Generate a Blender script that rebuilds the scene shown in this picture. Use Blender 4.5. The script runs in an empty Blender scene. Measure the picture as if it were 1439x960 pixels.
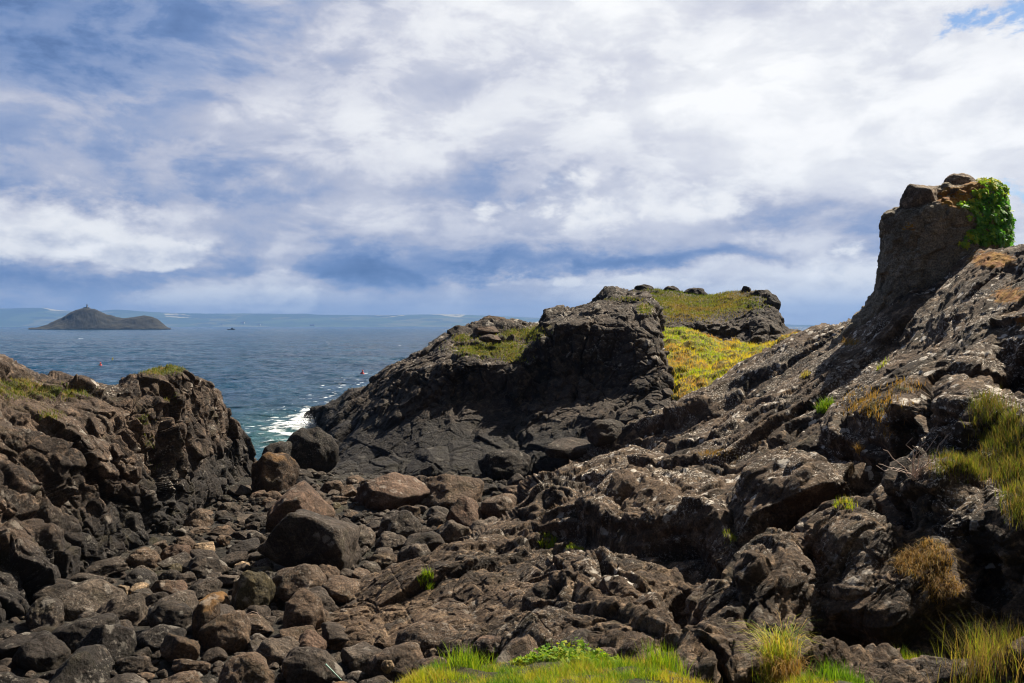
import bpy, math, random
import numpy as np
from math import radians as R

# ------------------------------------------------------------------ camera
sc = bpy.context.scene
PITCH = R(1.05); F = 1200.0; CAMZ = 5.5          # focal length in photo pixels, eye height above the sea
cam_d = bpy.data.cameras.new('camera'); cam = bpy.data.objects.new('camera', cam_d)
sc.collection.objects.link(cam); sc.camera = cam
cam_d.sensor_width = 36; cam_d.lens = 36 * F / 1439
cam_d.clip_start = 0.1; cam_d.clip_end = 40000
cam.location = (0, 0, CAMZ); cam.rotation_euler = (R(90) - PITCH, 0, 0)

# ------------------------------------------------------------------ light
SUN_AZ, SUN_EL = R(49), R(50)                     # to the right of the view axis, still ahead
sun_d = bpy.data.lights.new('sun', 'SUN'); sun = bpy.data.objects.new('sun', sun_d)
sc.collection.objects.link(sun)
sun_d.energy = 5.0; sun_d.angle = R(0.6); sun_d.color = (1.0, 0.90, 0.74)
sun.rotation_euler = (R(90) - SUN_EL, 0, R(180) - SUN_AZ)
from mathutils import Vector
_d = Vector((math.sin(SUN_AZ) * math.cos(SUN_EL), math.cos(SUN_AZ) * math.cos(SUN_EL), math.sin(SUN_EL)))
sun.rotation_euler = _d.to_track_quat('Z', 'Y').to_euler()
sun.location = (40, 20, 60)

EXPO = 1.1
vs = sc.view_settings
sc.display_settings.display_device = 'sRGB'
vs.view_transform = 'Standard'; vs.look = 'None'; vs.gamma = 1; vs.exposure = EXPO; vs.use_curve_mapping = False
cy = sc.cycles
sc.render.engine = 'CYCLES'
cy.max_bounces = 5; cy.diffuse_bounces = 2; cy.glossy_bounces = 2; cy.transmission_bounces = 3
cy.volume_bounces = 0; cy.transparent_max_bounces = 8
cy.use_denoising = True
try:
    cy.denoiser = 'OPENIMAGEDENOISE'; cy.denoising_input_passes = 'RGB_ALBEDO_NORMAL'
except Exception: pass
cy.caustics_reflective = False; cy.caustics_refractive = False
cy.sample_clamp_indirect = 4
cy.filter_width = 1.1

# ------------------------------------------------------------------ node helpers
class NT:
    def __init__(s, tree): s.t = tree; s.n = tree.nodes; s.l = tree.links
    def new(s, typ, **kw):
        n = s.n.new(typ)
        for k, v in kw.items(): setattr(n, k, v)
        return n
    def put(s, sock, v):
        if v is None: return
        if isinstance(v, bpy.types.NodeSocket): s.l.new(v, sock)
        elif isinstance(v, (tuple, list)) and len(v) == 3 and sock.type == 'RGBA': sock.default_value = (*v, 1)
        else: sock.default_value = v
    def m(s, op, a, b=None, c=None, clamp=False):
        n = s.new('ShaderNodeMath', operation=op); n.use_clamp = clamp
        s.put(n.inputs[0], a); s.put(n.inputs[1], b); s.put(n.inputs[2], c)
        return n.outputs[0]
    def add(s, a, b): return s.m('ADD', a, b)
    def mul(s, a, b): return s.m('MULTIPLY', a, b)
    def sub(s, a, b): return s.m('SUBTRACT', a, b)
    def step(s, v, lo, hi, olo=0.0, ohi=1.0):
        n = s.new('ShaderNodeMapRange', interpolation_type='SMOOTHSTEP')
        for k, x in enumerate((v, lo, hi, olo, ohi)): s.put(n.inputs[k], x)
        return n.outputs[0]
    def lin(s, v, lo, hi, olo=0.0, ohi=1.0):
        n = s.new('ShaderNodeMapRange')
        for k, x in enumerate((v, lo, hi, olo, ohi)): s.put(n.inputs[k], x)
        return n.outputs[0]
    def mix(s, f, a, b, mode='MIX'):
        n = s.new('ShaderNodeMix', data_type='RGBA', blend_type=mode)
        s.put(n.inputs[0], f); s.put(n.inputs[6], a); s.put(n.inputs[7], b)
        return n.outputs[2]
    def noise(s, vec, scale, detail=4, rough=0.55, dist=0.0, out=0):
        n = s.new('ShaderNodeTexNoise')
        s.put(n.inputs['Vector'], vec); s.put(n.inputs['Scale'], scale); s.put(n.inputs['Detail'], detail)
        s.put(n.inputs['Roughness'], rough); s.put(n.inputs['Distortion'], dist)
        return n.outputs[out]
    def vor(s, vec, scale, feature='F1', rnd=1.0):
        n = s.new('ShaderNodeTexVoronoi', feature=feature)
        s.put(n.inputs['Vector'], vec); s.put(n.inputs['Scale'], scale); s.put(n.inputs['Randomness'], rnd)
        return n
    def comb(s, x, y, z):
        n = s.new('ShaderNodeCombineXYZ')
        for k, v in enumerate((x, y, z)): s.put(n.inputs[k], v)
        return n.outputs[0]
    def sep(s, v):
        n = s.new('ShaderNodeSeparateXYZ'); s.put(n.inputs[0], v); return n.outputs
    def vm(s, op, a, b=None):
        n = s.new('ShaderNodeVectorMath', operation=op); s.put(n.inputs[0], a)
        if b is not None: s.put(n.inputs[1], b)
        return n.outputs[0]
    def ramp(s, f, stops, interp='LINEAR'):
        n = s.new('ShaderNodeValToRGB'); cr = n.color_ramp; cr.interpolation = interp
        while len(cr.elements) < len(stops): cr.elements.new(0.5)
        for e, (p, c) in zip(cr.elements, stops): e.position = p; e.color = (*c, 1)
        s.put(n.inputs[0], f); return n.outputs[0]
    def attr(s, name):
        return s.new('ShaderNodeAttribute', attribute_name=name).outputs['Fac']
    def bump(s, h, strength, dist, nrm=None):
        n = s.new('ShaderNodeBump'); s.put(n.inputs['Strength'], strength); s.put(n.inputs['Distance'], dist)
        s.put(n.inputs['Height'], h)
        if nrm is not None: s.put(n.inputs['Normal'], nrm)
        return n.outputs[0]

def lin3(r, g, b):
    f = lambda c: (c / 255 / 12.92) if c / 255 <= 0.04045 else ((c / 255 + 0.055) / 1.055) ** 2.4
    return (f(r), f(g), f(b))

# ------------------------------------------------------------------ world: sky and broken cloud
def make_world():
    w = bpy.data.worlds.new('World'); sc.world = w; w.use_nodes = True
    T = NT(w.node_tree); T.n.clear()
    out = T.new('ShaderNodeOutputWorld'); bg = T.new('ShaderNodeBackground')
    T.l.new(bg.outputs[0], out.inputs[0])
    STR = 0.1
    bg.inputs['Strength'].default_value = STR
    sky = T.new('ShaderNodeTexSky'); sky.sky_type = 'NISHITA'; sky.sun_disc = False
    sky.sun_elevation = SUN_EL; sky.sun_rotation = SUN_AZ; sky.air_density = 1.0; sky.dust_density = 0.6; sky.ozone_density = 2.0
    d = T.new('ShaderNodeTexCoord').outputs['Generated']
    x, y, z = T.sep(d)
    az = T.m('ARCTAN2', x, y)
    hor = T.m('SQRT', T.add(T.mul(x, x), T.mul(y, y)))
    v = T.m('DIVIDE', z, T.m('MAXIMUM', hor, 0.05))
    # perspective of a flat cloud deck: structures shrink towards the horizon
    den = T.add(T.m('MAXIMUM', z, 0.0), 0.10)
    cx, cyy = T.m('DIVIDE', x, den), T.m('DIVIDE', y, den)
    deck = T.comb(T.mul(cx, 1.0), T.mul(cyy, 1.0), 3.7)
    ang = T.comb(T.mul(az, 3.2), T.mul(v, 8.5), 1.3)
    ang2 = T.comb(T.mul(az, 9.0), T.mul(v, 17.0), 5.1)
    n_deck = T.noise(deck, 0.75, 7, 0.52, 0.1)
    n_band = T.noise(ang, 1.0, 6, 0.52, 0.15)
    n_puff = T.noise(ang2, 1.0, 7, 0.6, 0.25)
    # ragged outlines: warp the direction before the large masses are laid in
    w1 = T.noise(T.comb(T.mul(az, 7.0), T.mul(v, 15.0), 9.2), 1.0, 6, 0.62, 0.2, out=1)
    wr, wg, wb = T.sep(w1)
    azw = T.add(az, T.mul(T.sub(wr, 0.5), 0.30))
    vw = T.add(v, T.mul(T.sub(wg, 0.5), 0.12))
    def blob(px, py, sx, sy, amp, hard=None):
        a0 = math.atan((px - 719.5) / F); v0 = (458 - py) / F * math.cos(a0)
        dx = T.mul(T.sub(azw, a0), F / sx); dy = T.mul(T.sub(vw, v0), F / sy)
        r2 = T.add(T.mul(dx, dx), T.mul(dy, dy))
        if hard: g = T.step(T.m('SQRT', r2), 1.0 + hard, 1.0 - hard)
        else: g = T.m('EXPONENT', T.mul(r2, -1.0))
        return T.mul(g, amp)
    t = T.add(0.68, T.mul(az, 0.34))
    t = T.add(t, T.mul(T.sub(n_deck, 0.5), 0.55))
    t = T.add(t, T.mul(T.sub(n_band, 0.5), 0.9))
    t = T.add(t, T.mul(T.sub(n_puff, 0.5), 0.62))
    for b in [(40, 50, 300, 95, -.50), (330, 20, 220, 45, -.12), (150, 165, 260, 40, .16), (420, 160, 190, 40, .14),
              (230, 215, 260, 24, -.10), (190, 252, 300, 26, -.18), (340, 268, 170, 18, -.14), (70, 325, 130, 40, .50), (170, 345, 130, 32, .30),
              (60, 395, 200, 28, -.34), (330, 415, 150, 20, .34), (400, 385, 190, 14, -.18), (480, 275, 130, 30, .14),
              (640, 262, 95, 34, -.22), (560, 330, 200, 20, -.16), (620, 368, 200, 24, -.36), (960, 366, 330, 18, -.44), (760, 350, 200, 20, -.16),
              (1000, 90, 330, 120, .26), (820, 60, 150, 45, -.12), (760, 110, 160, 50, -.10), (1180, 180, 260, 90, .16),
              (1150, 305, 150, 22, -.24), (1170, 395, 100, 34, .28), (1050, 420, 150, 16, .16), (860, 395, 220, 12, .20),
              (560, 40, 160, 40, .10), (700, 435, 260, 14, .08), (1300, 190, 100, 60, .10), (740, 246, 110, 26, -.26), (1110, 282, 110, 24, -.26), (60, 268, 220, 18, -.18)]:
        t = T.add(t, blob(*b))
    t = T.add(t, T.step(v, 0.5, 1.2, 0.0, -0.10))
    t = T.add(T.mul(t, .74), T.add(.13, T.mul(T.sub(T.step(n_puff, .44, .58), .5), .10)))
    col = T.ramp(t, [(0.0, lin3(74, 102, 150)), (0.20, lin3(112, 139, 186)), (0.36, lin3(150, 167, 202)), (0.50, lin3(186, 192, 212)),
                     (0.66, lin3(220, 222, 232)), (0.84, lin3(246, 247, 250)), (1.0, (1.06, 1.06, 1.06))])
    # heaped cumulus: flat-based, with a crisp sunlit edge and a grey underside
    fv = T.comb(T.mul(az, 15.0), T.mul(v, 24.0), 2.6); n_f = T.noise(fv, 1.0, 8, 0.58, 0.15)
    n_g = T.noise(T.vm('ADD', fv, (.22, .40, 0)), 1.0, 8, 0.58, 0.15)
    heap = None
    def heap_blob(px, py, sx, sy, lift):
        a0 = math.atan((px - 719.5) / F); v0 = (458 - py) / F * math.cos(a0)
        dx = T.mul(T.sub(az, a0), F / sx); dy = T.mul(T.sub(v, v0), F / sy)
        dy = T.m('MAXIMUM', dy, T.mul(dy, -1.7))                    # flatter below than above
        g = T.sub(1.0, T.m('SQRT', T.add(T.mul(dx, dx), T.mul(dy, dy))))
        return T.add(g, T.mul(T.m('MINIMUM', T.mul(T.sub(v, v0), F / sy), 1.0), 0.0)), T.mul(T.sub(v, v0), F / sy)
    for (px, py, sx, sy, li) in [(850, 300, 190, 62, 1), (985, 288, 90, 46, 1), (55, 335, 130, 62, 1), (215, 362, 140, 36, 1), (1180, 400, 150, 56, 1), (335, 424, 170, 30, 1),
                                (1040, 432, 160, 24, 1), (860, 398, 240, 20, 1)]:
        g, up = heap_blob(px, py, sx, sy, li)
        heap = g if heap is None else T.m('MAXIMUM', heap, g)
    field = T.add(heap, T.mul(T.sub(n_f, .5), 2.3))
    alpha = T.step(field, .24, T.add(.42, T.mul(n_band, .5)))
    body = T.add(T.add(.72, T.mul(T.sub(n_f, n_g), 1.5)), T.mul(T.step(field, 1.0, .35), .24))
    body = T.add(body, T.mul(az, .12))
    hc = T.ramp(body, [(.36, lin3(160, 172, 202)), (.58, lin3(200, 206, 222)), (.76, lin3(234, 236, 242)), (.92, (1.0, 1.0, 1.0))])
    col = T.mix(T.mul(alpha, .92), col, hc)
    # towards the horizon the cloud greys and warms a little
    col = T.mix(T.step(v, 0.06, 0.0, 0.0, 0.5), col, lin3(198, 208, 226))
    # unseen cloud overhead and behind the viewer is dimmed to cut the fill light
    dim = T.mul(T.lin(y, 0.30, -0.25, 1.0, 0.34), T.step(z, 0.36, 0.75, 1.0, 0.55))
    cl = T.vm('SCALE', col); T.put(cl.node.inputs['Scale'], T.mul(dim, 1.0 / STR / 2 ** EXPO))
    # rents in the cloud where the clear sky shows
    rent = T.add(blob(1432, 38, 62, 46, 1.0), blob(1450, 262, 90, 22, .9))
    rent = T.m('MAXIMUM', rent, T.step(n_deck, 0.30, 0.20, 0.0, 0.5))
    rent = T.step(T.add(rent, T.mul(T.sub(n_f, .5), 1.0)), 0.40, 0.75)
    c = T.mix(rent, cl, T.vm('MULTIPLY', sky.outputs[0], (.42, .47, .52)))
    T.l.new(c, bg.inputs[0])
make_world()

# ------------------------------------------------------------------ geometry helpers
def unproj(x, y, D):
    """point at forward distance D (m) seen at photo pixel (x, y)"""
    x = np.asarray(x, float); y = np.asarray(y, float); D = np.asarray(D, float)
    a = (x - 719.5) / F; b = (480 - y) / F
    cp, sp = math.cos(PITCH), math.sin(PITCH)
    return np.stack(np.broadcast_arrays(a * D, D * (cp + b * sp), CAMZ + D * (-sp + b * cp)), -1)
def proj(P):
    cp, sp = math.cos(PITCH), math.sin(PITCH)
    q = P - np.array([0, 0, CAMZ])
    D = q[..., 1] * cp - q[..., 2] * sp; up = q[..., 1] * sp + q[..., 2] * cp
    D = np.maximum(D, 0.1)
    return 719.5 + F * q[..., 0] / D, 480 - F * up / D, D

def hsh(i, j, k, s):
    h = (i.astype(np.int64) * 374761393 + j.astype(np.int64) * 668265263 + k.astype(np.int64) * 2147483647 + s * 1274126177) & 0xFFFFFFFF
    h = ((h ^ (h >> 13)) * 1274126177) & 0xFFFFFFFF
    h = ((h ^ (h >> 15)) * 2246822519) & 0xFFFFFFFF
    return (h ^ (h >> 16)) & 0xFFFFFF
def rnd(i, j, k, s): return hsh(i, j, k, s) / float(0xFFFFFF)
def perlin(P, seed=0):
    I = np.floor(P).astype(np.int64); f = P - I; u = f * f * f * (f * (f * 6 - 15) + 10)
    out = np.zeros(len(P))
    for a in (0, 1):
        wa = u[:, 0] if a else 1 - u[:, 0]
        for b in (0, 1):
            wb = u[:, 1] if b else 1 - u[:, 1]
            for c in (0, 1):
                wc = u[:, 2] if c else 1 - u[:, 2]
                h = hsh(I[:, 0] + a, I[:, 1] + b, I[:, 2] + c, seed)
                gx = (h & 255) / 127.5 - 1; gy = ((h >> 8) & 255) / 127.5 - 1; gz = ((h >> 16) & 255) / 127.5 - 1
                out += wa * wb * wc * (gx * (f[:, 0] - a) + gy * (f[:, 1] - b) + gz * (f[:, 2] - c))
    return out
def fbm(P, scale, octv=4, gain=0.5, seed=0, ridged=False):
    o = np.zeros(len(P)); amp = 1.0; q = P * scale
    for k in range(octv):
        n = perlin(q + 17.3 * k, seed + k)
        if ridged: n = 0.5 - np.abs(n) * 1.6
        o += amp * n; amp *= gain; q = q * 2.03
    return o
def facets(P, size, Rm=None, seed=0, step=1.0, tilt=0.6, crack=0.3, cw=0.12, hard=14.0):
    """fractured blocks: every jittered cell is a tilted plane, worn together at its edges, with a crack between"""
    q = P if Rm is None else P @ Rm
    q = (q / np.asarray(size, float)).astype(np.float32)
    I = np.floor(q).astype(np.int32); n = len(P)
    F1 = np.full(n, 9.0, np.float32); F2 = np.full(n, 9.0, np.float32)
    W = np.zeros(n, np.float32); A = np.zeros(n, np.float32)
    for a in (-1, 0, 1):
        for b in (-1, 0, 1):
            for c in (-1, 0, 1):
                J = I + np.array([a, b, c], np.int32)
                h = hsh(J[:, 0], J[:, 1], J[:, 2], seed)
                jit = np.stack([(h & 255), (h >> 8) & 255, (h >> 16) & 255], 1).astype(np.float32) / 255
                dv = q - (J + .1 + .8 * jit)
                d = (dv * dv).sum(1)
                h2 = (h * 40503 + 12345) & 0xFFFFFF
                r0 = (h2 & 255) / np.float32(255) - .5
                val = r0 * step + ((np.stack([(h2 >> 8) & 255, (h2 >> 16) & 255, (h2 >> 4) & 255], 1).astype(np.float32) / 255 - .5) * dv).sum(1) * (tilt * 2)
                w = np.exp(-hard * d); W += w; A += w * val
                F2 = np.minimum(F2, np.maximum(F1, d)); F1 = np.minimum(F1, d)
    e = np.clip((np.sqrt(F2) - np.sqrt(F1)) / cw, 0, 1); e = e * e * (3 - 2 * e)
    return (A / (W + 1e-12) - crack * (1 - e)).astype(float), e
def sstep(x, a, b):
    t = np.clip((x - a) / (b - a), 0, 1); return t * t * (3 - 2 * t)
def frame(n, t=(0, 0, 1)):
    """rotation whose third column is n"""
    n = np.array(n, float); n /= np.linalg.norm(n); t = np.array(t, float)
    a = np.cross(t, n); a /= np.linalg.norm(a); b = np.cross(n, a)
    return np.stack([a, b, n], 1)

def mesh(name, V, Fs, mat=None, smooth=True, attrs=None, link=True, parent=None):
    """Fs: list of int arrays (n,3) or (n,4)"""
    me = bpy.data.meshes.new(name)
    V = np.ascontiguousarray(V, np.float32)
    me.vertices.add(len(V)); me.vertices.foreach_set('co', V.ravel())
    Fs = [np.asarray(f, np.int32) for f in Fs if len(f)]
    loops = np.concatenate([f.ravel() for f in Fs]); sizes = np.concatenate([np.full(len(f), f.shape[1]) for f in Fs])
    starts = np.concatenate([[0], np.cumsum(sizes)[:-1]]).astype(np.int32)
    me.loops.add(len(loops)); me.loops.foreach_set('vertex_index', loops.astype(np.int32))
    me.polygons.add(len(sizes)); me.polygons.foreach_set('loop_start', starts)
    me.polygons.foreach_set('use_smooth', np.full(len(sizes), smooth))
    if attrs:
        for k, a in attrs.items():
            at = me.attributes.new(k, 'FLOAT', 'POINT'); at.data.foreach_set('value', np.ascontiguousarray(a, np.float32))
    if mat: me.materials.append(mat)
    me.update(calc_edges=True); me.validate()
    o = bpy.data.objects.new(name, me)
    if link: sc.collection.objects.link(o)
    if parent: o.parent = parent
    return o
def tag(o, label=None, cat=None, group=None, kind=None):
    if label: o['label'] = label
    if cat: o['category'] = cat
    if group: o['group'] = group
    if kind: o['kind'] = kind
    return o
def empty(name, loc, label=None, cat=None, group=None):
    o = bpy.data.objects.new(name, None); sc.collection.objects.link(o); o.location = loc; o.empty_display_size = 0.2
    return tag(o, label, cat, group)

def grid_normals(G):
    du = np.gradient(G, axis=0); dv = np.gradient(G, axis=1)
    n = np.cross(du, dv); n /= np.linalg.norm(n, axis=-1, keepdims=True) + 1e-9
    return n
def grid_faces(nu, nv, closed=False):
    idx = np.arange(nu * nv).reshape(nu, nv)
    if closed: idx = np.vstack([idx, idx[:1]])
    return np.stack([idx[:-1, :-1], idx[1:, :-1], idx[1:, 1:], idx[:-1, 1:]], -1).reshape(-1, 4)

def pchip(xk, yk, x):
    """monotone cubic through (xk, yk); yk may be (n, ...)"""
    xk = np.asarray(xk, float); yk = np.asarray(yk, float)
    h = np.diff(xk); sh = (len(h),) + (1,) * (yk.ndim - 1)
    dl = np.diff(yk, axis=0) / h.reshape(sh)
    m = np.zeros_like(yk); m[0] = dl[0]; m[-1] = dl[-1]
    s = dl[:-1] * dl[1:]
    w = 2 * dl[:-1] * dl[1:] / np.where(np.abs(dl[:-1] + dl[1:]) < 1e-9, 1, dl[:-1] + dl[1:])
    m[1:-1] = np.where(s > 0, w, 0)
    k = np.clip(np.searchsorted(xk, x, 'right') - 1, 0, len(h) - 1)
    hh = h[k]; t = (x - xk[k]) / hh; t = t.reshape((-1,) + (1,) * (yk.ndim - 1)); hh = hh.reshape(t.shape)
    t2, t3 = t * t, t * t * t
    return (2*t3-3*t2+1)*yk[k] + (t3-2*t2+t)*hh*m[k] + (-2*t3+3*t2)*yk[k+1] + (t3-t2)*hh*m[k+1]

def loft(keys, nu, segs, back=((2.5, -0.6), (5.0, -3.0)), front_drop=0.8):
    """keys {px: [(py, D) from foot to ridge]} -> grid of world points, columns along px, rows up the face and down the back.
    back: (distance behind the ridge, change of height)."""
    xs = sorted(keys); K = np.array([keys[x] for x in xs], float)
    P = unproj(np.array(xs)[:, None], K[..., 0], K[..., 1])            # (nx, k, 3)
    first = P[:, :1] + np.array([0, -0.25, -front_drop])
    ray = P[:, -1:] - np.array([0, 0, CAMZ]); ray[..., 2] = 0; ray /= np.linalg.norm(ray, axis=-1, keepdims=True)
    tails = [P[:, -1:] + ray * b + np.array([0, 0, dz]) for b, dz in back]
    P = np.concatenate([first, P] + tails, 1)
    xf = np.linspace(xs[0], xs[-1], 1500); mid = pchip(xs, P, xf)[:, 2:5].mean(1)
    dd = np.linalg.norm(mid - np.array([0, 0, CAMZ]), axis=1)
    sp = np.hypot(np.gradient(xf), .8 * F * np.linalg.norm(np.gradient(mid, axis=0), axis=1) / dd); cum = np.concatenate([[0], np.cumsum(sp)[:-1]])
    xg = np.interp(np.linspace(0, cum[-1], nu), cum, xf)
    C = pchip(xs, P, xg)                                                # (nu, k, 3)
    rows = []
    for k, n in enumerate(segs): rows.append(k + np.arange(n) / n)
    rows = np.concatenate(rows + [[len(segs)]])
    G = pchip(np.arange(P.shape[1]), np.swapaxes(C, 0, 1), rows)        # (nv, nu, 3)
    return np.ascontiguousarray(np.swapaxes(G, 0, 1)), xg

def blur(A, k):
    for ax in (0, 1):
        pad = [(0, 0)] * A.ndim; pad[ax] = (k + 1, k)
        c = np.cumsum(np.pad(A, pad, mode='edge'), axis=ax); n = A.shape[ax]
        A = (np.take(c, np.arange(2 * k + 1, 2 * k + 1 + n), ax) - np.take(c, np.arange(n), ax)) / (2 * k + 1)
    return A
def displaced(G, layers, k0=14, k1=5):
    """layers: functions (P, N) -> displacement along N, applied one after the other with fresh, smoothed normals"""
    sh = G.shape
    for q, fn in enumerate(layers):
        k = int(round(k0 + (k1 - k0) * q / max(len(layers) - 1, 1)))
        N = grid_normals(blur(blur(G, k), k))
        if (N[..., 1].mean() > 0): N = -N
        d = fn(G.reshape(-1, 3), N.reshape(-1, 3))
        G = G + (d[:, None] * N.reshape(-1, 3)).reshape(sh)
    return G

def rock_object(name, G, mat, attrs=None, flip=None, parent=None, closed=False):
    f = grid_faces(*G.shape[:2], closed=closed)
    N = grid_normals(G)
    if N[..., 1].mean() > 0: f = f[:, ::-1]
    return mesh(name, G.reshape(-1, 3), [f], mat, True, attrs, parent=parent)

# ------------------------------------------------------------------ materials
def principled(name):
    m = bpy.data.materials.new(name); m.use_nodes = True
    T = NT(m.node_tree); b = T.n['Principled BSDF']
    return m, T, b

def make_rock(name, dark, mid, pale, white=0.5, orange=0.0, olive=0.0, wscale=6.0, attrs=True, obj_tint=False, bump=1.0, wet=False, tide=0.0):
    m, T, b = principled(name)
    geo = T.new('ShaderNodeNewGeometry'); P = geo.outputs['Position']; nz = T.sep(geo.outputs['Normal'])[2]
    n1 = T.noise(P, 0.55, 4, 0.6, 0.4); n2 = T.noise(P, 4.5, 5, 0.65, 0.3); n3 = T.noise(P, 32, 4, 0.7)
    c = T.mix(T.step(n1, 0.35, 0.65), dark, mid)
    c = T.mix(T.step(n2, 0.47, 0.68, 0, 0.9), c, pale)
    c = T.mix(1.0, c, T.ramp(n3, [(0.30, (.35, .35, .35)), (0.5, (1, 1, 1)), (0.70, (1.9, 1.8, 1.7))]), 'MULTIPLY')
    if obj_tint:
        oi = T.new('ShaderNodeObjectInfo')
        c = T.mix(1.0, c, oi.outputs['Color'], 'MULTIPLY')
        oz = T.mul(T.step(nz, .15, .8), T.step(T.noise(P, 4, 5, .7, .5), .36, .58))
        c = T.mix(T.mul(oz, T.sub(1.0, oi.outputs['Alpha'])), c, (.30, .15, .035))
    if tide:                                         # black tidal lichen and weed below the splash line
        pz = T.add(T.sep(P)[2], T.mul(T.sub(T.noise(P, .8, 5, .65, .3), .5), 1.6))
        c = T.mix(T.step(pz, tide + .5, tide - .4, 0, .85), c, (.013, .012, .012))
    # rusty and olive films of algae
    if olive:
        c = T.mix(T.mul(T.step(T.noise(P, 1.7, 5, 0.65, 0.5), 0.52, 0.68), olive), c, (.040, .034, .010))
    if orange:
        o = T.mul(T.step(T.noise(P, 2.6, 6, 0.7, 0.6), 0.60, 0.70), T.step(nz, 0.1, 0.6))
        c = T.mix(T.mul(o, orange), c, (.16, .075, .018))
    if white:
        dv = T.vm('ADD', P, T.vm('MULTIPLY', T.noise(P, 9, 3, .6, 0, out=1), (.16, .16, .16)))
        vv = T.vor(dv, wscale); vd = vv.outputs['Distance']
        rr = T.sep(vv.outputs['Color'])[0]
        spot = T.step(T.sub(vd, T.mul(rr, 0.34)), 0.14, 0.05)
        reg = T.step(T.noise(P, .8, 6, 0.7, 0.5), 0.49, 0.56)
        spot = T.mul(spot, T.mul(reg, T.step(nz, -0.1, 0.45)))
        spk = T.mul(T.step(T.noise(P, wscale * 5.5, 4, 0.72), 0.55, 0.60), T.step(T.noise(P, 1.0, 5, .68), .48, .56))
        spk = T.mul(spk, T.step(nz, -0.1, 0.35))
        wf = T.m('MULTIPLY', T.m('MAXIMUM', spot, T.mul(spk, 0.8)), white, clamp=True)
        if attrs: wf = T.mul(wf, T.attr('lichen'))
        c = T.mix(wf, c, T.mix(n3, (.38, .33, .27), (.70, .65, .58)))
    if attrs:
        mo = T.attr('moss'); mo2 = T.step(T.add(mo, T.mul(T.sub(T.noise(P, 5, 5, .7), .5), 1.1)), 0.45, 0.62)
        mc = T.mix(T.step(T.noise(P, 1.3, 4, .6), .4, .62), (.055, .062, .012), (.13, .085, .020))
        c = T.mix(mo2, c, mc)
        og = T.attr('rust'); og2 = T.step(T.add(og, T.mul(T.sub(T.noise(P, 6, 6, .72), .5), 1.3)), 0.42, 0.66)
        oc = T.mix(T.step(n2, .42, .6), (.22, .085, .012), (.33, .17, .022))
        c = T.mix(og2, c, oc)
    h = T.add(T.mul(T.noise(P, 7, 6, 0.68, 0.3), 1.0), T.mul(n3, 0.35))
    h = T.add(h, T.mul(T.vor(P, 14).outputs['Distance'], 0.25))
    T.put(b.inputs['Base Color'], c); b.inputs['Roughness'].default_value = 0.55 if wet else 0.82
    b.inputs['Specular IOR Level'].default_value = 0.28
    h = T.add(h, T.mul(T.noise(P, 70, 3, .7), .22))
    T.put(b.inputs['Normal'], T.bump(h, 0.95 * bump, 0.085))
    return m

M = {}
M['slope_rock'] = make_rock('lichened_slope_rock', (.024, .016, .010), (.078, .050, .031), (.20, .138, .088), 1.0, 0.0, 0.30, 5.0)
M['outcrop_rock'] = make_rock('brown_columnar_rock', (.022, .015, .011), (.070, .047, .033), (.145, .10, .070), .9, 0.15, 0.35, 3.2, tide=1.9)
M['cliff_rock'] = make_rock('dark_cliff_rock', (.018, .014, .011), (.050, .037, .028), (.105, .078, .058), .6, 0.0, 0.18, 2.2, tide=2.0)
M['stack_rock'] = make_rock('grey_stack_rock', (.11, .092, .064), (.20, .168, .118), (.30, .25, .18), .8, 0.0, 0.25, 3.5)
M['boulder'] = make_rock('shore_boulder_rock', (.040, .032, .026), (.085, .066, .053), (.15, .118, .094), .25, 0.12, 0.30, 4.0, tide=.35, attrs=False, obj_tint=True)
M['gravel'] = make_rock('dark_shore_gravel', (.014, .012, .010), (.030, .026, .021), (.06, .052, .042), .15, 0.0, 0.6, 8.0, attrs=False, bump=1.6)

def make_grass(name, stops, trans=0.45):
    m, T, b = principled(name)
    t = T.attr('tint'); c = T.ramp(t, stops)
    T.put(b.inputs['Base Color'], c); b.inputs['Roughness'].default_value = 0.6
    b.inputs['Specular IOR Level'].default_value = 0.25
    tr = T.new('ShaderNodeBsdfTranslucent'); T.put(tr.inputs[0], T.mix(1.0, c, (1.25, 1.2, .8), 'MULTIPLY'))
    mx = T.new('ShaderNodeMixShader'); mx.inputs[0].default_value = trans
    T.l.new(b.outputs[0], mx.inputs[1]); T.l.new(tr.outputs[0], mx.inputs[2])
    T.l.new(mx.outputs[0], T.n['Material Output'].inputs[0])
    return m
M['grass'] = make_grass('meadow_grass', [(0, (.07, .17, .012)), (.3, (.18, .30, .014)), (.55, (.36, .38, .02)), (.78, (.46, .34, .05)), (1, (.40, .24, .08))])
M['gold'] = make_grass('dry_golden_grass', [(0, (.10, .10, .02)), (.4, (.28, .17, .03)), (.75, (.34, .19, .045)), (1, (.20, .12, .05))])
M['ivy'] = make_grass('ivy_leaf', [(0, (.035, .12, .02)), (.5, (.085, .26, .035)), (.8, (.26, .40, .04)), (1, (.55, .48, .04))], .4)
M['turf'] = (lambda m, T, b: (T.put(b.inputs['Base Color'], T.ramp(T.noise(T.new('ShaderNodeNewGeometry').outputs['Position'], 1.2, 6, .65, .4),
             [(.3, (.07, .10, .012)), (.5, (.17, .16, .02)), (.7, (.20, .12, .04))])), b.inputs['Roughness'].__setattr__('default_value', .95),
             T.put(b.inputs['Normal'], T.bump(T.noise(T.new('ShaderNodeNewGeometry').outputs['Position'], 18, 5, .7), 1, .08)), m)[-1])(*principled('turf_soil'))
M['dull'] = make_grass('weathered_shore_grass', [(0, (.06, .11, .014)), (.35, (.12, .17, .020)), (.6, (.21, .21, .032)), (.8, (.26, .20, .05)), (1, (.20, .13, .05))], .4)
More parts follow.
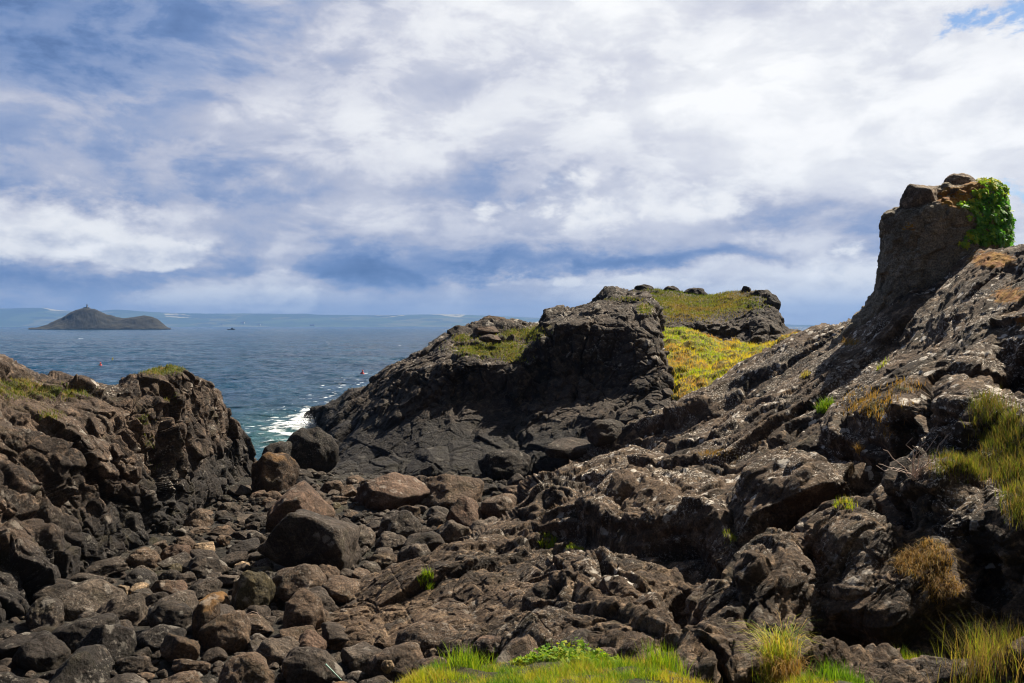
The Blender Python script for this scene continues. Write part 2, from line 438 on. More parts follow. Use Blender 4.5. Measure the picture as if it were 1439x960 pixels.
M['shoregrass'] = make_grass('mixed_shore_grass', [(0, (.05, .09, .012)), (.35, (.12, .16, .018)), (.6, (.24, .24, .03)), (.8, (.26, .18, .05)), (1, (.18, .11, .05))], .4)
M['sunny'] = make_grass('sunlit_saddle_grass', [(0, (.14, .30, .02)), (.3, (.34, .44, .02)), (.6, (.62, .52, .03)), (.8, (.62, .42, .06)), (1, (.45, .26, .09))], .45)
M['soil'] = make_rock('dark_mossy_soil', (.018, .014, .008), (.040, .036, .014), (.06, .07, .018), 0, 0, .8, attrs=False)
def plain(name, col, rough=.7, metal=0):
    m, T, b = principled(name)
    n = T.noise(T.new('ShaderNodeNewGeometry').outputs['Position'], 3, 4, .6)
    T.put(b.inputs['Base Color'], T.mix(T.mul(n, .5), col, tuple(c * .6 for c in col)))
    b.inputs['Roughness'].default_value = rough; b.inputs['Metallic'].default_value = metal
    return m

# ------------------------------------------------------------------ the setting
GD = np.array([-30, 5, 8, 11, 14, 20, 27, 33, 38, 48, 70, 90]); GZ = np.array([1.4, 1.35, 1.25, 1.1, .9, .75, .6, .15, -.35, -1.2, -3, -3])
def ground_z(X, D):
    P = np.stack([np.atleast_1d(X), np.atleast_1d(D), np.zeros_like(np.atleast_1d(D))], 1).astype(float)
    return np.interp(P[:, 1], GD, GZ) + fbm(P, .35, 3, .5, 5) * 0.22
def make_ground():
    x = np.linspace(-40, 60, 420); y = np.concatenate([np.linspace(-30, 6, 40), np.linspace(6.2, 40, 340), np.linspace(40.5, 90, 40)])
    X, Y = np.meshgrid(x, y, indexing='ij')
    z = ground_z(X.ravel(), Y.ravel()); P = np.stack([X.ravel(), Y.ravel(), z], 1)
    P[:, 2] += fbm(P, 2.2, 4, .55, 11) * .10
    o = rock_object('ground', P.reshape(len(x), len(y), 3), M['gravel'])
    N = o.data.polygons[5].normal
    if N.z < 0: o.data.flip_normals()
    tag(o, 'dark stony gully floor sloping down to the sea', 'ground', kind='structure')
make_ground()

def bank_z(X, D):
    zb = np.interp(D, [-12, 0, 2, 4, 5, 6, 7, 8, 9, 10.5], [3.9, 3.9, 3.75, 3.42, 3.2, 2.95, 2.66, 2.36, 1.9, .9])
    e = sstep(X, -3.2 + .1 * D * 0, -.4)
    P = np.stack([X, D, 0 * X], 1)
    left = sstep(X, -3.4, -0.3) * .95 + .05
    zl = np.interp(D, [-12, 4, 8, 10], [3.5, 2.6, .9, .6])
    zb = zb - .45 * np.exp(-((X - 1.84) / .28) ** 2) * sstep(D, 4.5, 6) - .45 * np.exp(-((X - 3.05) / .28) ** 2) * sstep(D, 4.5, 6)
    return zl + (zb - zl) * left + fbm(P, .9, 3, .5, 31) * .16 - .05
def make_bank():
    x = np.linspace(-9, 14, 260); y = np.linspace(-12, 10.5, 240)
    X, Y = np.meshgrid(x, y, indexing='ij')
    P = np.stack([X.ravel(), Y.ravel(), bank_z(X.ravel(), Y.ravel())], 1)
    P[:, 2] += fbm(P, 3, 4, .55, 41) * .05
    o = rock_object('bank', P.reshape(len(x), len(y), 3), M['soil'])
    if o.data.polygons[5].normal.z < 0: o.data.flip_normals()
    tag(o, 'grassy bank at the near edge of the shore', 'bank', kind='structure')
make_bank()

# ---- sea
def make_sea():
    az = np.linspace(R(-62), R(62), 820)
    r = np.concatenate([20 * (1.0042 ** np.arange(0, 900)), 20 * 1.0042 ** 900 * (1.03 ** np.arange(1, 60))])
    A, Rr = np.meshgrid(az, r, indexing='ij')
    X = (Rr * np.sin(A)).ravel(); Y = (Rr * np.cos(A)).ravel(); rr = Rr.ravel()
    z = np.zeros_like(X)
    for k, (wl, amp, ang, st, sd) in enumerate([(9, .30, 20, 2.2, 1), (4.2, .22, -8, 1.7, 2), (2.1, .20, 28, 1.5, 3), (1.05, .11, -20, 1.5, 4), (.55, .05, 10, 1.5, 5)]):
        ca, sa = math.cos(R(ang)), math.sin(R(ang))
        q = np.stack([(X * ca + Y * sa) / (wl * st), (-X * sa + Y * ca) / wl, np.full_like(X, 7.7 * k)], 1)
        n = perlin(q, 50 + sd)
        n = (1 - np.abs(n) * 2.0)                     # sharp crests, round troughs
        fade = np.clip(wl / (rr * 0.0042) / 1.2 - .6, 0, 1)
        z += amp * (n - .5) * fade
    foam = np.zeros_like(X)
    px, py, D = proj(np.stack([X, Y, z], 1))
    P = np.stack([X, Y, 0 * X], 1)
    def near(fx, fy, sx, sy): return np.exp(-((px - fx) / sx) ** 2 - ((py - fy) / sy) ** 2)
    foam = .9 * near(436, 588, 20, 9) + .52 * near(410, 598, 40, 14) + .22 * near(370, 622, 60, 18) + .6 * near(452, 582, 16, 10)
    foam += .22 * near(560, 560, 90, 25)
    n = fbm(P * np.array([1, 1.6, 1]), .9, 5, .62, 77)
    foam = foam + n * .85 * (foam > .02)
    z += np.clip(foam, 0, 1) * .08
    # small whitecaps scattered over open water
    cap = fbm(P * np.array([.35, 1, 1]), .5, 4, .6, 91)
    foam = np.maximum(foam, (cap > .78) * .9 * (rr < 400))
    m, T, b = principled('choppy_sea_water')
    g = T.new('ShaderNodeNewGeometry').outputs['Position']
    gs = T.vm('MULTIPLY', g, (.45, 1.0, 1.0))
    col = T.mix(T.step(T.noise(T.vm('MULTIPLY', g, (.02, .05, .05)), 1, 4, .6), .35, .65), (.003, .034, .082), (.006, .054, .112))
    sh = T.attr('shoal'); col = T.mix(sh, col, (.030, .105, .110))
    fo = T.step(T.attr('foam'), .30, .62)
    col = T.mix(fo, col, (.78, .82, .84))
    T.put(b.inputs['Base Color'], col); T.put(b.inputs['Roughness'], T.mix(fo, (.16, .16, .16), (.8, .8, .8)))
    b.inputs['IOR'].default_value = 1.33; b.inputs['Specular IOR Level'].default_value = 0.30
    h = T.add(T.noise(gs, 1.6, 6, .62, .4), T.mul(T.noise(T.vm('MULTIPLY', g, (.12, .30, .3)), 1.0, 5, .6, .3), 4.0))
    T.put(b.inputs['Normal'], T.bump(h, 1.0, 0.75))
    G = np.stack([X, Y, z], 1).reshape(len(az), len(r), 3)
    shoal = np.exp(-((px - 400) / 90) ** 2 - ((py - 615) / 35) ** 2) * .9
    o = rock_object('sea', G, m, {'foam': foam, 'shoal': shoal})
    if o.data.polygons[5].normal.z < 0: o.data.flip_normals()
    tag(o, 'choppy blue sea with small white crests', 'sea', kind='structure')
make_sea()

# ---- far shore
def make_hills():
    m, T, b = principled('far_fields')
    P = T.new('ShaderNodeNewGeometry').outputs['Position']
    v = T.vor(T.vm('MULTIPLY', P, (1, .6, 1)), .0035); f = T.sep(v.outputs['Color'])[0]
    c = T.ramp(f, [(0, (.03, .055, .02)), (.4, (.05, .08, .025)), (.7, (.09, .10, .04)), (.93, (.10, .11, .05)), (.95, (.40, .36, .22))], 'CONSTANT')
    c = T.mix(T.step(T.noise(P, .004, 4, .6), .5, .6), c, (.02, .035, .018))
    T.put(b.inputs['Base Color'], c); b.inputs['Roughness'].default_value = 1
    xs = [-900, -400, 0, 60, 80, 130, 165, 210, 300, 430, 445, 520, 620, 720, 800, 960, 1100, 1160, 1300, 1700, 2400]
    ys = [440, 436, 434, 433, 436, 438, 436, 438, 441, 440, 442, 443, 442, 445, 447, 452, 456, 457, 456, 452, 450]
    keys = {x: [(459.6, 6900), (456 if y < 450 else 458.5, 7300), (y + (459 - y) * .45, 7900), (y, 8700)] for x, y in zip(xs, ys)}
    G, xg = loft(keys, 420, [2, 8, 12, 14, 4, 4], back=((250, -60), (500, -200)), front_drop=6)
    G[..., 2] += (fbm(G.reshape(-1, 3), .0016, 5, .5, 3) * 12).reshape(G.shape[:2]) * sstep(np.arange(G.shape[1]) / G.shape[1], .2, .5)
    o = rock_object('hills', G, m)
    tag(o, 'low farmed hills along the far shore', 'hills', kind='structure')
make_hills()

def make_island():
    m, T, b = principled('island_turf_and_rock')
    P = T.new('ShaderNodeNewGeometry').outputs['Position']
    c = T.mix(T.step(T.noise(P, .08, 6, .7, .3), .40, .60), (.004, .005, .004), (.018, .017, .009))
    T.put(b.inputs['Base Color'], c); b.inputs['Roughness'].default_value = 1
    xs = [40, 52, 62, 75, 90, 102, 110, 122, 132, 140, 150, 162, 172, 182, 192, 203, 212, 222, 230, 235, 240]
    ys = [461, 459.5, 458, 452, 445, 438, 434.5, 433, 434, 437, 442, 445.5, 447, 446, 445, 444, 445, 450, 456, 459.5, 461]
    keys = {x: [(462.6, 1255), ((y + 461) / 2 + 1, 1272), (y + 1.2, 1290), (y, 1300)] for x, y in zip(xs, ys)}
    G, xg = loft(keys, 260, [2, 12, 12, 8, 6, 6], back=((18, -4), (50, -40)), front_drop=2)
    G = displaced(G, [lambda P, N: fbm(P, .055, 5, .6, 8) * 2.0])
    o = rock_object('island', G, m); tag(o, 'dark humped island with a light on its summit', 'island', kind='structure')
    px, py, D = proj(G.reshape(-1, 3)); sel = np.abs(px - 121) < 1.5
    top = G.reshape(-1, 3)[sel]; base = top[top[:, 2].argmax()]
    return base
island_top = make_island()

def ring(prof, n=16, c=(0, 0, 0)):
    """lathe: prof list of (r, z)"""
    a = np.linspace(0, 2 * np.pi, n, endpoint=False)
    V = np.concatenate([np.stack([r * np.cos(a), r * np.sin(a), np.full(n, z)], 1) for r, z in prof]) + np.array(c)
    idx = np.arange(len(prof) * n).reshape(len(prof), n)
    nx = np.roll(idx, -1, 1)
    f = np.stack([idx[:-1], nx[:-1], nx[1:], idx[1:]], -1).reshape(-1, 4)
    return V, f
def box(sx, sy, sz, c=(0, 0, 0)):
    V = np.array([[x, y, z] for z in (0, 1) for y in (-.5, .5) for x in (-.5, .5)]) * np.array([sx, sy, sz]) + np.array(c)
    f = np.array([[0, 2, 3, 1], [4, 5, 7, 6], [0, 1, 5, 4], [1, 3, 7, 5], [3, 2, 6, 7], [2, 0, 4, 6]])
    return V, f
def join(parts):
    Vs, Fs, k = [], [], 0
    for V, f in parts: Vs.append(V); Fs.append(np.asarray(f) + k); k += len(V)
    return np.concatenate(Vs), Fs

M['white_paint'] = plain('white_render', (.75, .74, .70)); M['stone_wash'] = plain('weathered_stone', (.22, .20, .17))
M['slate'] = plain('slate_roof', (.06, .06, .07)); M['dark_hull'] = plain('dark_hull_paint', (.02, .022, .03), .4)
M['lens'] = plain('lantern_glass', (.05, .07, .08), .1)
def make_lighthouse():
    e = empty('lighthouse', island_top - np.array([0, 0, .6]), 'small stone lighthouse on the summit of the dark island', 'lighthouse')
    e.scale = (.62, .62, .55)
    V, f = ring([(2.0, 0), (1.9, 1), (1.55, 7), (1.5, 8.2), (2.1, 8.3), (2.1, 8.7), (1.0, 8.75)]); mesh('tower', V, [f], M['stone_wash'], parent=e)
    V, f = ring([(1.05, 8.75), (1.05, 10.4)]); mesh('lantern', V, [f], M['lens'], parent=e)
    V, f = ring([(1.35, 10.4), (1.0, 11.1), (.15, 11.8), (.1, 13)]); mesh('dome', V, [f], M['slate'], parent=e)
    V, f = join([box(7, 4, 3, (-4.5, 0, 0)), box(5, 4, 2.6, (4, 0, -.4))]); mesh('keeper_building', V, f, M['stone_wash'], False, parent=e)
make_lighthouse()

def gable(w, d, h, rh):
    V = np.array([[-w/2, -d/2, 0], [w/2, -d/2, 0], [w/2, d/2, 0], [-w/2, d/2, 0], [-w/2, 0, rh], [w/2, 0, rh]]) + np.array([0, 0, h])
    return V, [np.array([[0, 1, 5, 4], [2, 3, 4, 5]]), np.array([[1, 2, 5], [3, 0, 4], [0, 2, 1], [0, 3, 2]])]
HILL = [o for o in sc.collection.objects if o.name == 'hills'][0]
hv = np.empty(len(HILL.data.vertices) * 3, np.float32); HILL.data.vertices.foreach_get('co', hv); hv = hv.reshape(-1, 3)
hpx, hpy, hD = proj(hv)
def make_house(px, py, w, d, h, label, mat):
    k = np.argmin((hpx - px) ** 2 + ((hpy - py) * 3) ** 2 + (hD > 8600) * 1e6)
    e = empty('far_house', hv[k] + np.array([0, -10, 2]), label, 'house', 'pale houses on the far shore')
    V, f = box(w, d, h + 4, (0, 0, -4)); mesh('wall', V, [f], M[mat], False, parent=e)
    V, f = gable(w * 1.05, d * 1.1, h, d * .35); mesh('roof', V, f, M['slate'], False, parent=e)
make_house(344, 454.5, 26, 14, 11, 'largest white house on the far shore, right of the dark boat', 'white_paint')
make_house(310, 457, 22, 12, 5, 'white house on the far shore just left of the dark boat', 'white_paint')
make_house(366, 457, 24, 12, 5, 'white house low on the far shore, right of the largest white house', 'white_paint')
make_house(440, 458, 40, 12, 8, 'long pale building at the water line of the far shore', 'stone_wash')

def make_boat():
    D = 1180.; p = unproj(325, 463.4, D); p[2] = 0
    e = empty('fishing_boat', p, 'small dark boat crossing the open water right of the island', 'boat')
    n = 14; t = np.linspace(-1, 1, n); L = 5.2
    hw = 1.7 * (1 - np.clip(t, 0, 1) ** 2.2) * np.where(t < -.9, .85, 1) + .03
    sh = 1.0 + .55 * np.clip(t, 0, 1) ** 2
    rows = [np.stack([t * L * .93, 0 * t, -.5 + 0 * t], 1), np.stack([t * L * .96, -hw * .7, -.1 + 0 * t], 1), np.stack([t * L, -hw, sh], 1),
            np.stack([t * L, 0 * t, sh - .25], 1), np.stack([t * L, hw, sh], 1), np.stack([t * L * .96, hw * .7, -.1 + 0 * t], 1)]
    G = np.stack(rows); f = grid_faces(6, n, closed=True); mesh('hull', G.reshape(-1, 3), [f], M['dark_hull'], parent=e)
    V, f = join([box(2.2, 1.9, 1.9, (1.2, 0, .8)), box(2.5, 2.1, .12, (1.2, 0, 2.7))]); mesh('wheelhouse', V, f, M['dark_hull'], False, parent=e)
    V, f = ring([(.06, .8), (.04, 4.6)], 8, (-.6, 0, 0)); mesh('mast', V, [f], M['dark_hull'], parent=e)
make_boat()
def make_buoy(px, py, mat, label):
    D = CAMZ * F / (py - 458); p = unproj(px, py, D); p[2] = .05
    V, f = ring([(.02, -.25), (.16, -.18), (.26, 0), (.22, .16), (.09, .28), (.06, .42), (.1, .45), (.08, .52), (.01, .53)], 14)
    o = mesh('buoy', V, [f], mat); o.location = p; o.rotation_euler = (.2, .15, 0)
    tag(o, label, 'buoy', 'fishing buoys on the water')
M['red_buoy'] = plain('red_plastic', (.6, .06, .03), .4); M['yellow_buoy'] = plain('yellow_plastic', (.6, .5, .05), .4)
make_buoy(141, 515, M['red_buoy'], 'red buoy on the water above the left outcrop'); make_buoy(158, 508, M['yellow_buoy'], 'yellow buoy on the water above the left outcrop')
make_buoy(509, 527, M['red_buoy'], 'red buoy floating off the dark headland')

# ------------------------------------------------------------------ rocks
def attr_px(G, spots, base=0.0):
    """mask from patches given as (px, py, sx, sy, amount) on the rock's own surface"""
    x, y, D = proj(G.reshape(-1, 3)); a = np.full(len(x), base)
    for (cx, cyy, sx, sy, am) in spots: a = np.maximum(a, am * np.exp(-((x - cx) / sx) ** 2 - ((y - cyy) / sy) ** 2))
    return a
def dents(spots):
    def fn(P, N):
        x, y, D = proj(P); d = np.zeros(len(P))
        for (cx, cyy, sx, sy, am) in spots: d += am * np.exp(-(((x - cx) / sx) ** 2 + ((y - cyy) / sy) ** 2) ** 1.5)
        return d
    return fn
def warp(P, s, a, seed): return P + a * np.stack([fbm(P, s, 3, .5, seed), fbm(P, s, 3, .5, seed + 7), fbm(P, s, 3, .5, seed + 13)], 1)
def facet_layer(size, amp, Rm=None, seed=0, tilt=.6, crack=.3, cw=.12, ws=.8, wa=.25, fade=None, hard=16.):
    def fn(P, N):
        d, r = facets(warp(P, ws, wa * min(size), seed + 5), size, Rm, seed, 1.0, tilt, crack, cw, hard)
        d = d * amp
        return d if fade is None else d * fade(P, N)
    return fn
def noise_layer(scale, amp, octv=4, gain=.5, seed=0, ridged=False, aniso=None):
    def fn(P, N):
        q = P if aniso is None else P @ aniso[0] * np.array(aniso[1])
        return amp * fbm(q, scale, octv, gain, seed, ridged)
    return fn
def strata_layer(nrm, period, amp, seed, sharp=.25):
    nrm = np.array(nrm, float); nrm /= np.linalg.norm(nrm)
    def fn(P, N):
        t = (P @ nrm + .35 * period * fbm(P, .7, 3, .5, seed) * 2) / period
        k = np.floor(t); f = t - k
        out = rnd(k.astype(np.int64), k.astype(np.int64) * 3, k.astype(np.int64) * 0 + 1, seed)
        prof = sstep(f, 0, sharp) * (1 - sstep(f, .75, 1) * .6)
        return amp * (prof * (.5 + out) - .5) * (.4 + 1.2 * np.clip(fbm(P, .5, 2, .5, seed + 3) + .5, 0, 1))
    return fn

def top_fade(P, N): return 1 - .65 * sstep(N[:, 2], .45, .85)
def inlet_fade(P, N): return top_fade(P, N) * (1 - .5 * sstep(proj(P)[0], 235, 275) * (P[:, 0] < 0))
def slab_layer(Rm, L, amp, seed, w=.08, crack=.35, saw=.5, fade=None, wa=.22):
    """bedded rock: beds of thickness L[2], broken into slabs L[0] x L[1], each standing out by its own amount"""
    def fn(P, N):
        q = warp(P, .45 / L[2] ** .5, wa * L[2], seed + 40) @ Rm
        t = q[:, 2] / L[2] + .25 * fbm(q, .25 / L[2], 2, .5, seed + 2)
        k = np.floor(t).astype(np.int64); f = t - k; o = np.zeros_like(k)
        ub = q[:, 1] / L[1] * (.7 + .6 * rnd(k, o, o + 7, seed)) + rnd(k, o, o, seed) * 7; kb = np.floor(ub).astype(np.int64); fb = ub - kb
        ua = q[:, 0] / L[0] + rnd(k, kb, o, seed + 1) * 5; ka = np.floor(ua).astype(np.int64); fa = ua - ka
        out = rnd(k, kb, ka, seed + 2); tl = rnd(k, kb, ka, seed + 3) - .5
        j = sstep(np.minimum(np.minimum(fb, 1 - fb) * L[1], np.minimum(fa, 1 - fa) * L[0]), 0, w)
        bed = sstep(f * L[2], 0, w) * sstep((1 - f) * L[2], 0, w * 1.6)
        d = amp * ((out - .5 + tl * (fb - .5) * .8 + saw * (f - .35)) * (.35 + .65 * bed) * (.5 + .5 * j) - crack * (1 - j) * .6 - crack * (1 - bed))
        return d if fade is None else d * fade(P, N)
    return fn
# ---- left outcrop of leaning columns
LEAN = frame((.50, .15, -.85), (0, 1, 0))
def make_left():
    keys = {-330: [(960, 10.5), (800, 11.3), (640, 12.2), (540, 13.4), (490, 15.2)],
            -150: [(930, 11.5), (800, 12.5), (640, 13.5), (540, 14.8), (498, 16.5)],
            0: [(885, 12.9), (760, 13.9), (640, 15.2), (555, 16.6), (507, 18.5)],
            60: [(850, 13.9), (745, 14.8), (640, 16.1), (575, 17.4), (528, 19.5)],
            120: [(800, 15.8), (720, 16.6), (640, 17.6), (580, 18.6), (533, 20.5)],
            165: [(775, 17.4), (705, 18.1), (635, 18.9), (578, 19.8), (538, 21.4)],
            190: [(765, 18.2), (700, 18.8), (625, 19.6), (565, 20.4), (524, 21.9)],
            225: [(755, 19), (695, 19.6), (620, 20.4), (550, 21.3), (512, 22.5)],
            255: [(738, 20.3), (685, 20.8), (612, 21.5), (550, 22.1), (522, 23.0)],
            282: [(715, 22.0), (668, 22.4), (602, 22.9), (550, 23.3), (531, 24.2)],
            299: [(702, 23.4), (658, 23.8), (600, 24.2), (556, 24.5), (536, 25.2)],
            308: [(696, 24.2), (655, 24.6), (615, 25.0), (585, 25.3), (566, 26.0)],
            324: [(684, 26), (655, 26.5), (630, 27), (604, 27.5), (588, 28.2)],
            337: [(678, 27.2), (660, 27.8), (642, 28.3), (626, 28.9), (614, 29.7)],
            352: [(675, 28.3), (663, 29), (654, 29.6), (646, 30.2), (640, 30.8)],
            366: [(673, 29.2), (666, 29.8), (660, 30.4), (655, 31.0), (652, 31.6)],
            392: [(676, 29.5), (674, 30), (672, 30.5), (671, 31), (671, 31.5)]}
    G, xg = loft(keys, 1080, [4, 84, 96, 88, 80, 24, 14], back=((2.6, -.7), (6.0, -5.5)))
    G = displaced(G, [noise_layer(.45, .35, 3, .5, 3),
                      facet_layer((.72, .72, 1.9), .60, LEAN, 12, 1.0, .28, .07, hard=70, fade=inlet_fade),
                      facet_layer((.36, .38, .60), .19, LEAN, 22, 1.0, .34, .09, hard=70, fade=inlet_fade),
                      facet_layer((.16, .16, .20), .04, None, 32, .9, .3, .16, hard=30, fade=inlet_fade),
                      noise_layer(2.4, .03, 5, .55, 42), ])
    mo = attr_px(G, [(25, 545, 45, 16, .9), (80, 550, 50, 12, .8), (120, 548, 40, 10, .7), (225, 518, 40, 10, .95), (240, 560, 14, 12, .7), (205, 590, 16, 10, .75), (222, 655, 18, 8, .6),
                     (210, 625, 10, 14, .5), (70, 585, 24, 8, .6), (60, 690, 40, 12, .35)])
    nz = grid_normals(G)[..., 2].ravel(); nz = nz * np.sign(nz.mean())
    mo = mo * sstep(nz, -.1, .4)
    li = attr_px(G, [(212, 600, 22, 14, 1.3), (230, 636, 14, 12, 1.4), (200, 645, 40, 22, 1), (245, 680, 26, 18, 1.1), (150, 545, 60, 14, .9), (100, 560, 40, 14, .8), (155, 643, 8, 6, 1.2), (310, 575, 14, 20, 1.0), (60, 620, 40, 30, .6), (120, 600, 40, 20, .7), (285, 545, 20, 12, 1)], .2)
    ru = attr_px(G, [(90, 790, 40, 30, .25), (225, 514, 26, 6, .5)])
    o = rock_object('rock_outcrop', G, M['outcrop_rock'], {'moss': mo, 'lichen': li, 'rust': ru})
    tag(o, 'brown outcrop of leaning rock columns with a grassy cap, left of the sea inlet', 'rock outcrop')
    return G
LEFT = make_left()

# ---- headland
VERT = frame((.12, .1, 1), (0, 1, 0))
DIP = (-.42, -.18, .90)
def make_headland():
    keys = {428: [(618, 42.5), (612, 44), (606, 45), (602, 46), (598, 47.5), (596, 49)],
            443: [(616, 42), (604, 44), (594, 45.5), (587, 46.5), (582, 48), (579, 50)],
            470: [(668, 30.5), (640, 33), (610, 36), (588, 39), (576, 42), (569, 45)],
            492: [(672, 29.4), (640, 32), (604, 35), (576, 38), (562, 41), (552, 44)],
            512: [(672, 29), (640, 31.5), (600, 34.2), (566, 37), (553, 40), (545, 43)],
            540: [(670, 28.7), (636, 31), (586, 34), (545, 36.5), (530, 39), (521, 42)],
            565: [(668, 28.5), (635, 30.5), (575, 33.5), (528, 35.6), (514, 38.5), (507, 41.5)],
            600: [(668, 28), (630, 30), (560, 33), (512, 34.5), (500, 37), (490, 40)],
            625: [(668, 27.9), (628, 30), (556, 32.7), (504, 33.8), (488, 36.5), (470, 40)],
            650: [(668, 27.7), (625, 30), (555, 32.5), (505, 33.4), (484, 36.5), (459, 40)],
            690: [(664, 27.5), (620, 30), (555, 32.5), (508, 33.3), (480, 37), (450, 41)],
            735: [(655, 27.5), (610, 30), (548, 32.3), (505, 33), (480, 36), (461, 40)],
            758: [(652, 27.5), (605, 30), (535, 32), (480, 32.9), (466, 35), (456, 39)],
            770: [(650, 27.4), (600, 30), (528, 32), (465, 32.9), (452, 35), (440, 38)],
            820: [(632, 27), (585, 29.5), (515, 31.5), (455, 32.5), (438, 34.5), (425, 38)],
            870: [(615, 26.5), (575, 29), (505, 31), (450, 32), (430, 34.5), (414, 38)],
            900: [(602, 26.2), (563, 28.5), (510, 30.2), (455, 31.5), (430, 34), (412, 37)],
            915: [(596, 26.1), (560, 28.2), (514, 29.8), (468, 31.2), (440, 33.5), (428, 36)],
            930: [(592, 26), (570, 27.4), (546, 28.6), (520, 30.0), (502, 32.0), (496, 34)],
            944: [(588, 26), (574, 27), (564, 27.8), (556, 28.8), (548, 30.5), (544, 33)],
            965: [(596, 26), (590, 27), (584, 27.8), (580, 28.8), (576, 30.5), (572, 33)]}
    G, xg = loft(keys, 760, [4, 110, 150, 120, 70, 60, 16, 12], back=((4, -.8), (12, -8)))
    up = lambda P, N: (sstep(proj(P)[1], 620, 545) * .88 + .14) * top_fade(P, N)
    low = lambda P, N: 1 - .75 * sstep(proj(P)[1], 600, 540)
    G = displaced(G, [noise_layer(.25, .28, 3, .5, 5),
                      dents([(640, 545, 10, 40, -.3), (690, 560, 50, 20, -.15), (755, 500, 8, 26, -.4), (700, 462, 40, 8, .35), (860, 415, 20, 6, .3)]),
                      facet_layer((1.35, 1.2, 3.4), .62, VERT, 13, .35, .34, .055, fade=up, hard=60, wa=.15),
                      slab_layer(frame((-.44, -.30, .84)), (3.0, 6.0, 1.1), .38, 23, .10, .25, .6, low),
                      facet_layer((.75, .7, 1.2), .30, VERT, 33, .7, .36, .07, fade=up, hard=60, wa=.15),
                      slab_layer(frame((-.44, -.30, .84)), (1.2, 2.4, .38), .12, 29, .05, .30, .6, low),
                      facet_layer((.34, .34, .46), .085, None, 43, .9, .28, .12, hard=44, fade=lambda P, N: .25 + up(P, N)),
                      noise_layer(1.8, .03, 5, .55, 53)])
    nz = grid_normals(G)[..., 2].ravel(); nz = nz * np.sign(nz.mean())
    x, y, D = proj(G.reshape(-1, 3))
    mo = attr_px(G, [(690, 490, 55, 14, 1), (735, 468, 36, 8, 1), (725, 502, 22, 8, 1), (650, 475, 18, 8, .8), (870, 425, 70, 9, .35), (760, 460, 20, 6, .9), (905, 432, 14, 8, .9), (640, 655, 40, 16, .35), (570, 540, 20, 20, .3)]) * sstep(nz, .0, .45)
    li = np.where(y < 520, .9, .12) * sstep(nz, .1, .5)
    ru = attr_px(G, [(620, 660, 50, 14, .22), (530, 650, 30, 12, .15)])
    o = rock_object('headland', G, M['cliff_rock'], {'moss': mo, 'lichen': li, 'rust': ru})
    tag(o, 'dark fractured cliff running down to the sea in the middle', 'headland')
    return G, nz
HEAD, HEAD_NZ = make_headland()

def make_knoll():
    keys = {840: [(520, 42), (490, 43), (462, 45), (445, 48), (432, 52)],
            870: [(500, 42), (470, 43), (446, 45), (426, 48), (414, 52)],
            905: [(488, 41), (466, 42), (444, 44), (422, 48), (406, 52)],
            950: [(480, 40.5), (462, 42), (448, 43.5), (427, 48), (409, 53)],
            1000: [(494, 39), (474, 40.5), (456, 42.0), (437, 46), (415, 52)],
            1040: [(500, 37), (474, 39.5), (450, 42), (428, 45), (410, 50)],
            1065: [(500, 36), (470, 38.5), (442, 41.5), (424, 44), (408, 48)],
            1083: [(498, 35.5), (472, 38), (447, 41), (430, 43), (419, 46)],
            1094: [(496, 35), (476, 37.5), (458, 40), (450, 41.5), (440, 43.5)],
            1101: [(492, 34.8), (477, 37.2), (464, 39.6), (457, 41), (453, 43)],
            1118: [(489, 34.5), (479, 37), (471, 39), (466, 41), (463, 42)],
            1134: [(485, 34), (480, 36), (477, 38), (474, 39), (472, 40)],
            1165: [(492, 34), (490, 36), (489, 38), (488, 39), (488, 40)]}
    G, xg = loft(keys, 420, [4, 70, 70, 60, 60, 14, 12], back=((4, -1.2), (14, -9)))
    rock = lambda P, N: np.maximum(sstep(proj(P)[1], 445, 462), sstep(proj(P)[0], 1025, 1065)) * .9 + .1
    G = displaced(G, [noise_layer(.2, .4, 3, .5, 6), facet_layer((1.6, 1.6, 2), .5, VERT, 14, .6, .2, .12, fade=rock),
                      strata_layer((-.1, -.1, 1), .8, .16, 24), facet_layer((.5, .5, .55), .13, None, 34, .8, .3, .15, fade=rock), noise_layer(1.6, .12, 4, .6, 44)])
    nz = grid_normals(G)[..., 2].ravel(); nz = nz * np.sign(nz.mean())
    mo = attr_px(G, [(960, 430, 80, 17, 1.1), (1010, 428, 60, 12, 1), (930, 455, 26, 8, .7), (1030, 420, 40, 10, .9), (1118, 480, 20, 6, .8)]) * sstep(nz, .05, .4)
    o = rock_object('grassy_knoll', G, M['cliff_rock'], {'moss': mo, 'lichen': .25 * sstep(nz, .2, .6), 'rust': 0 * nz})
    tag(o, 'far rocky knoll with a grassy top behind the bright turf saddle', 'knoll')
    return G, nz
KNOLL, KNOLL_NZ = make_knoll()

def make_saddle():
    keys = {870: [(640, 27.5), (600, 30), (540, 35), (490, 41)],
            915: [(615, 27.5), (572, 30), (500, 35), (466, 41)],
            938: [(590, 27.3), (545, 30), (491, 34.7), (464, 40)],
            960: [(566, 27.0), (528, 30), (490, 34.5), (464, 40)],
            1000: [(556, 26.5), (527, 29), (502, 33), (476, 38)],
            1070: [(520, 27), (507, 29.5), (496, 33), (486, 37)],
            1130: [(492, 27.5), (486, 30), (478, 34), (472, 38)],
            1200: [(500, 27.5), (496, 30), (492, 34), (488, 38)]}
    G, xg = loft(keys, 240, [4, 60, 70, 60, 6, 6], back=((3, -.5), (8, -3)))
    G = displaced(G, [noise_layer(.5, .30, 3, .5, 9), noise_layer(1.5, .30, 3, .55, 19)])
    o = rock_object('turf_saddle', G, M['turf']); tag(o, 'sunlit yellow green turf saddle between cliff and knoll', 'turf', kind='structure')
    return G
SADDLE = make_saddle()

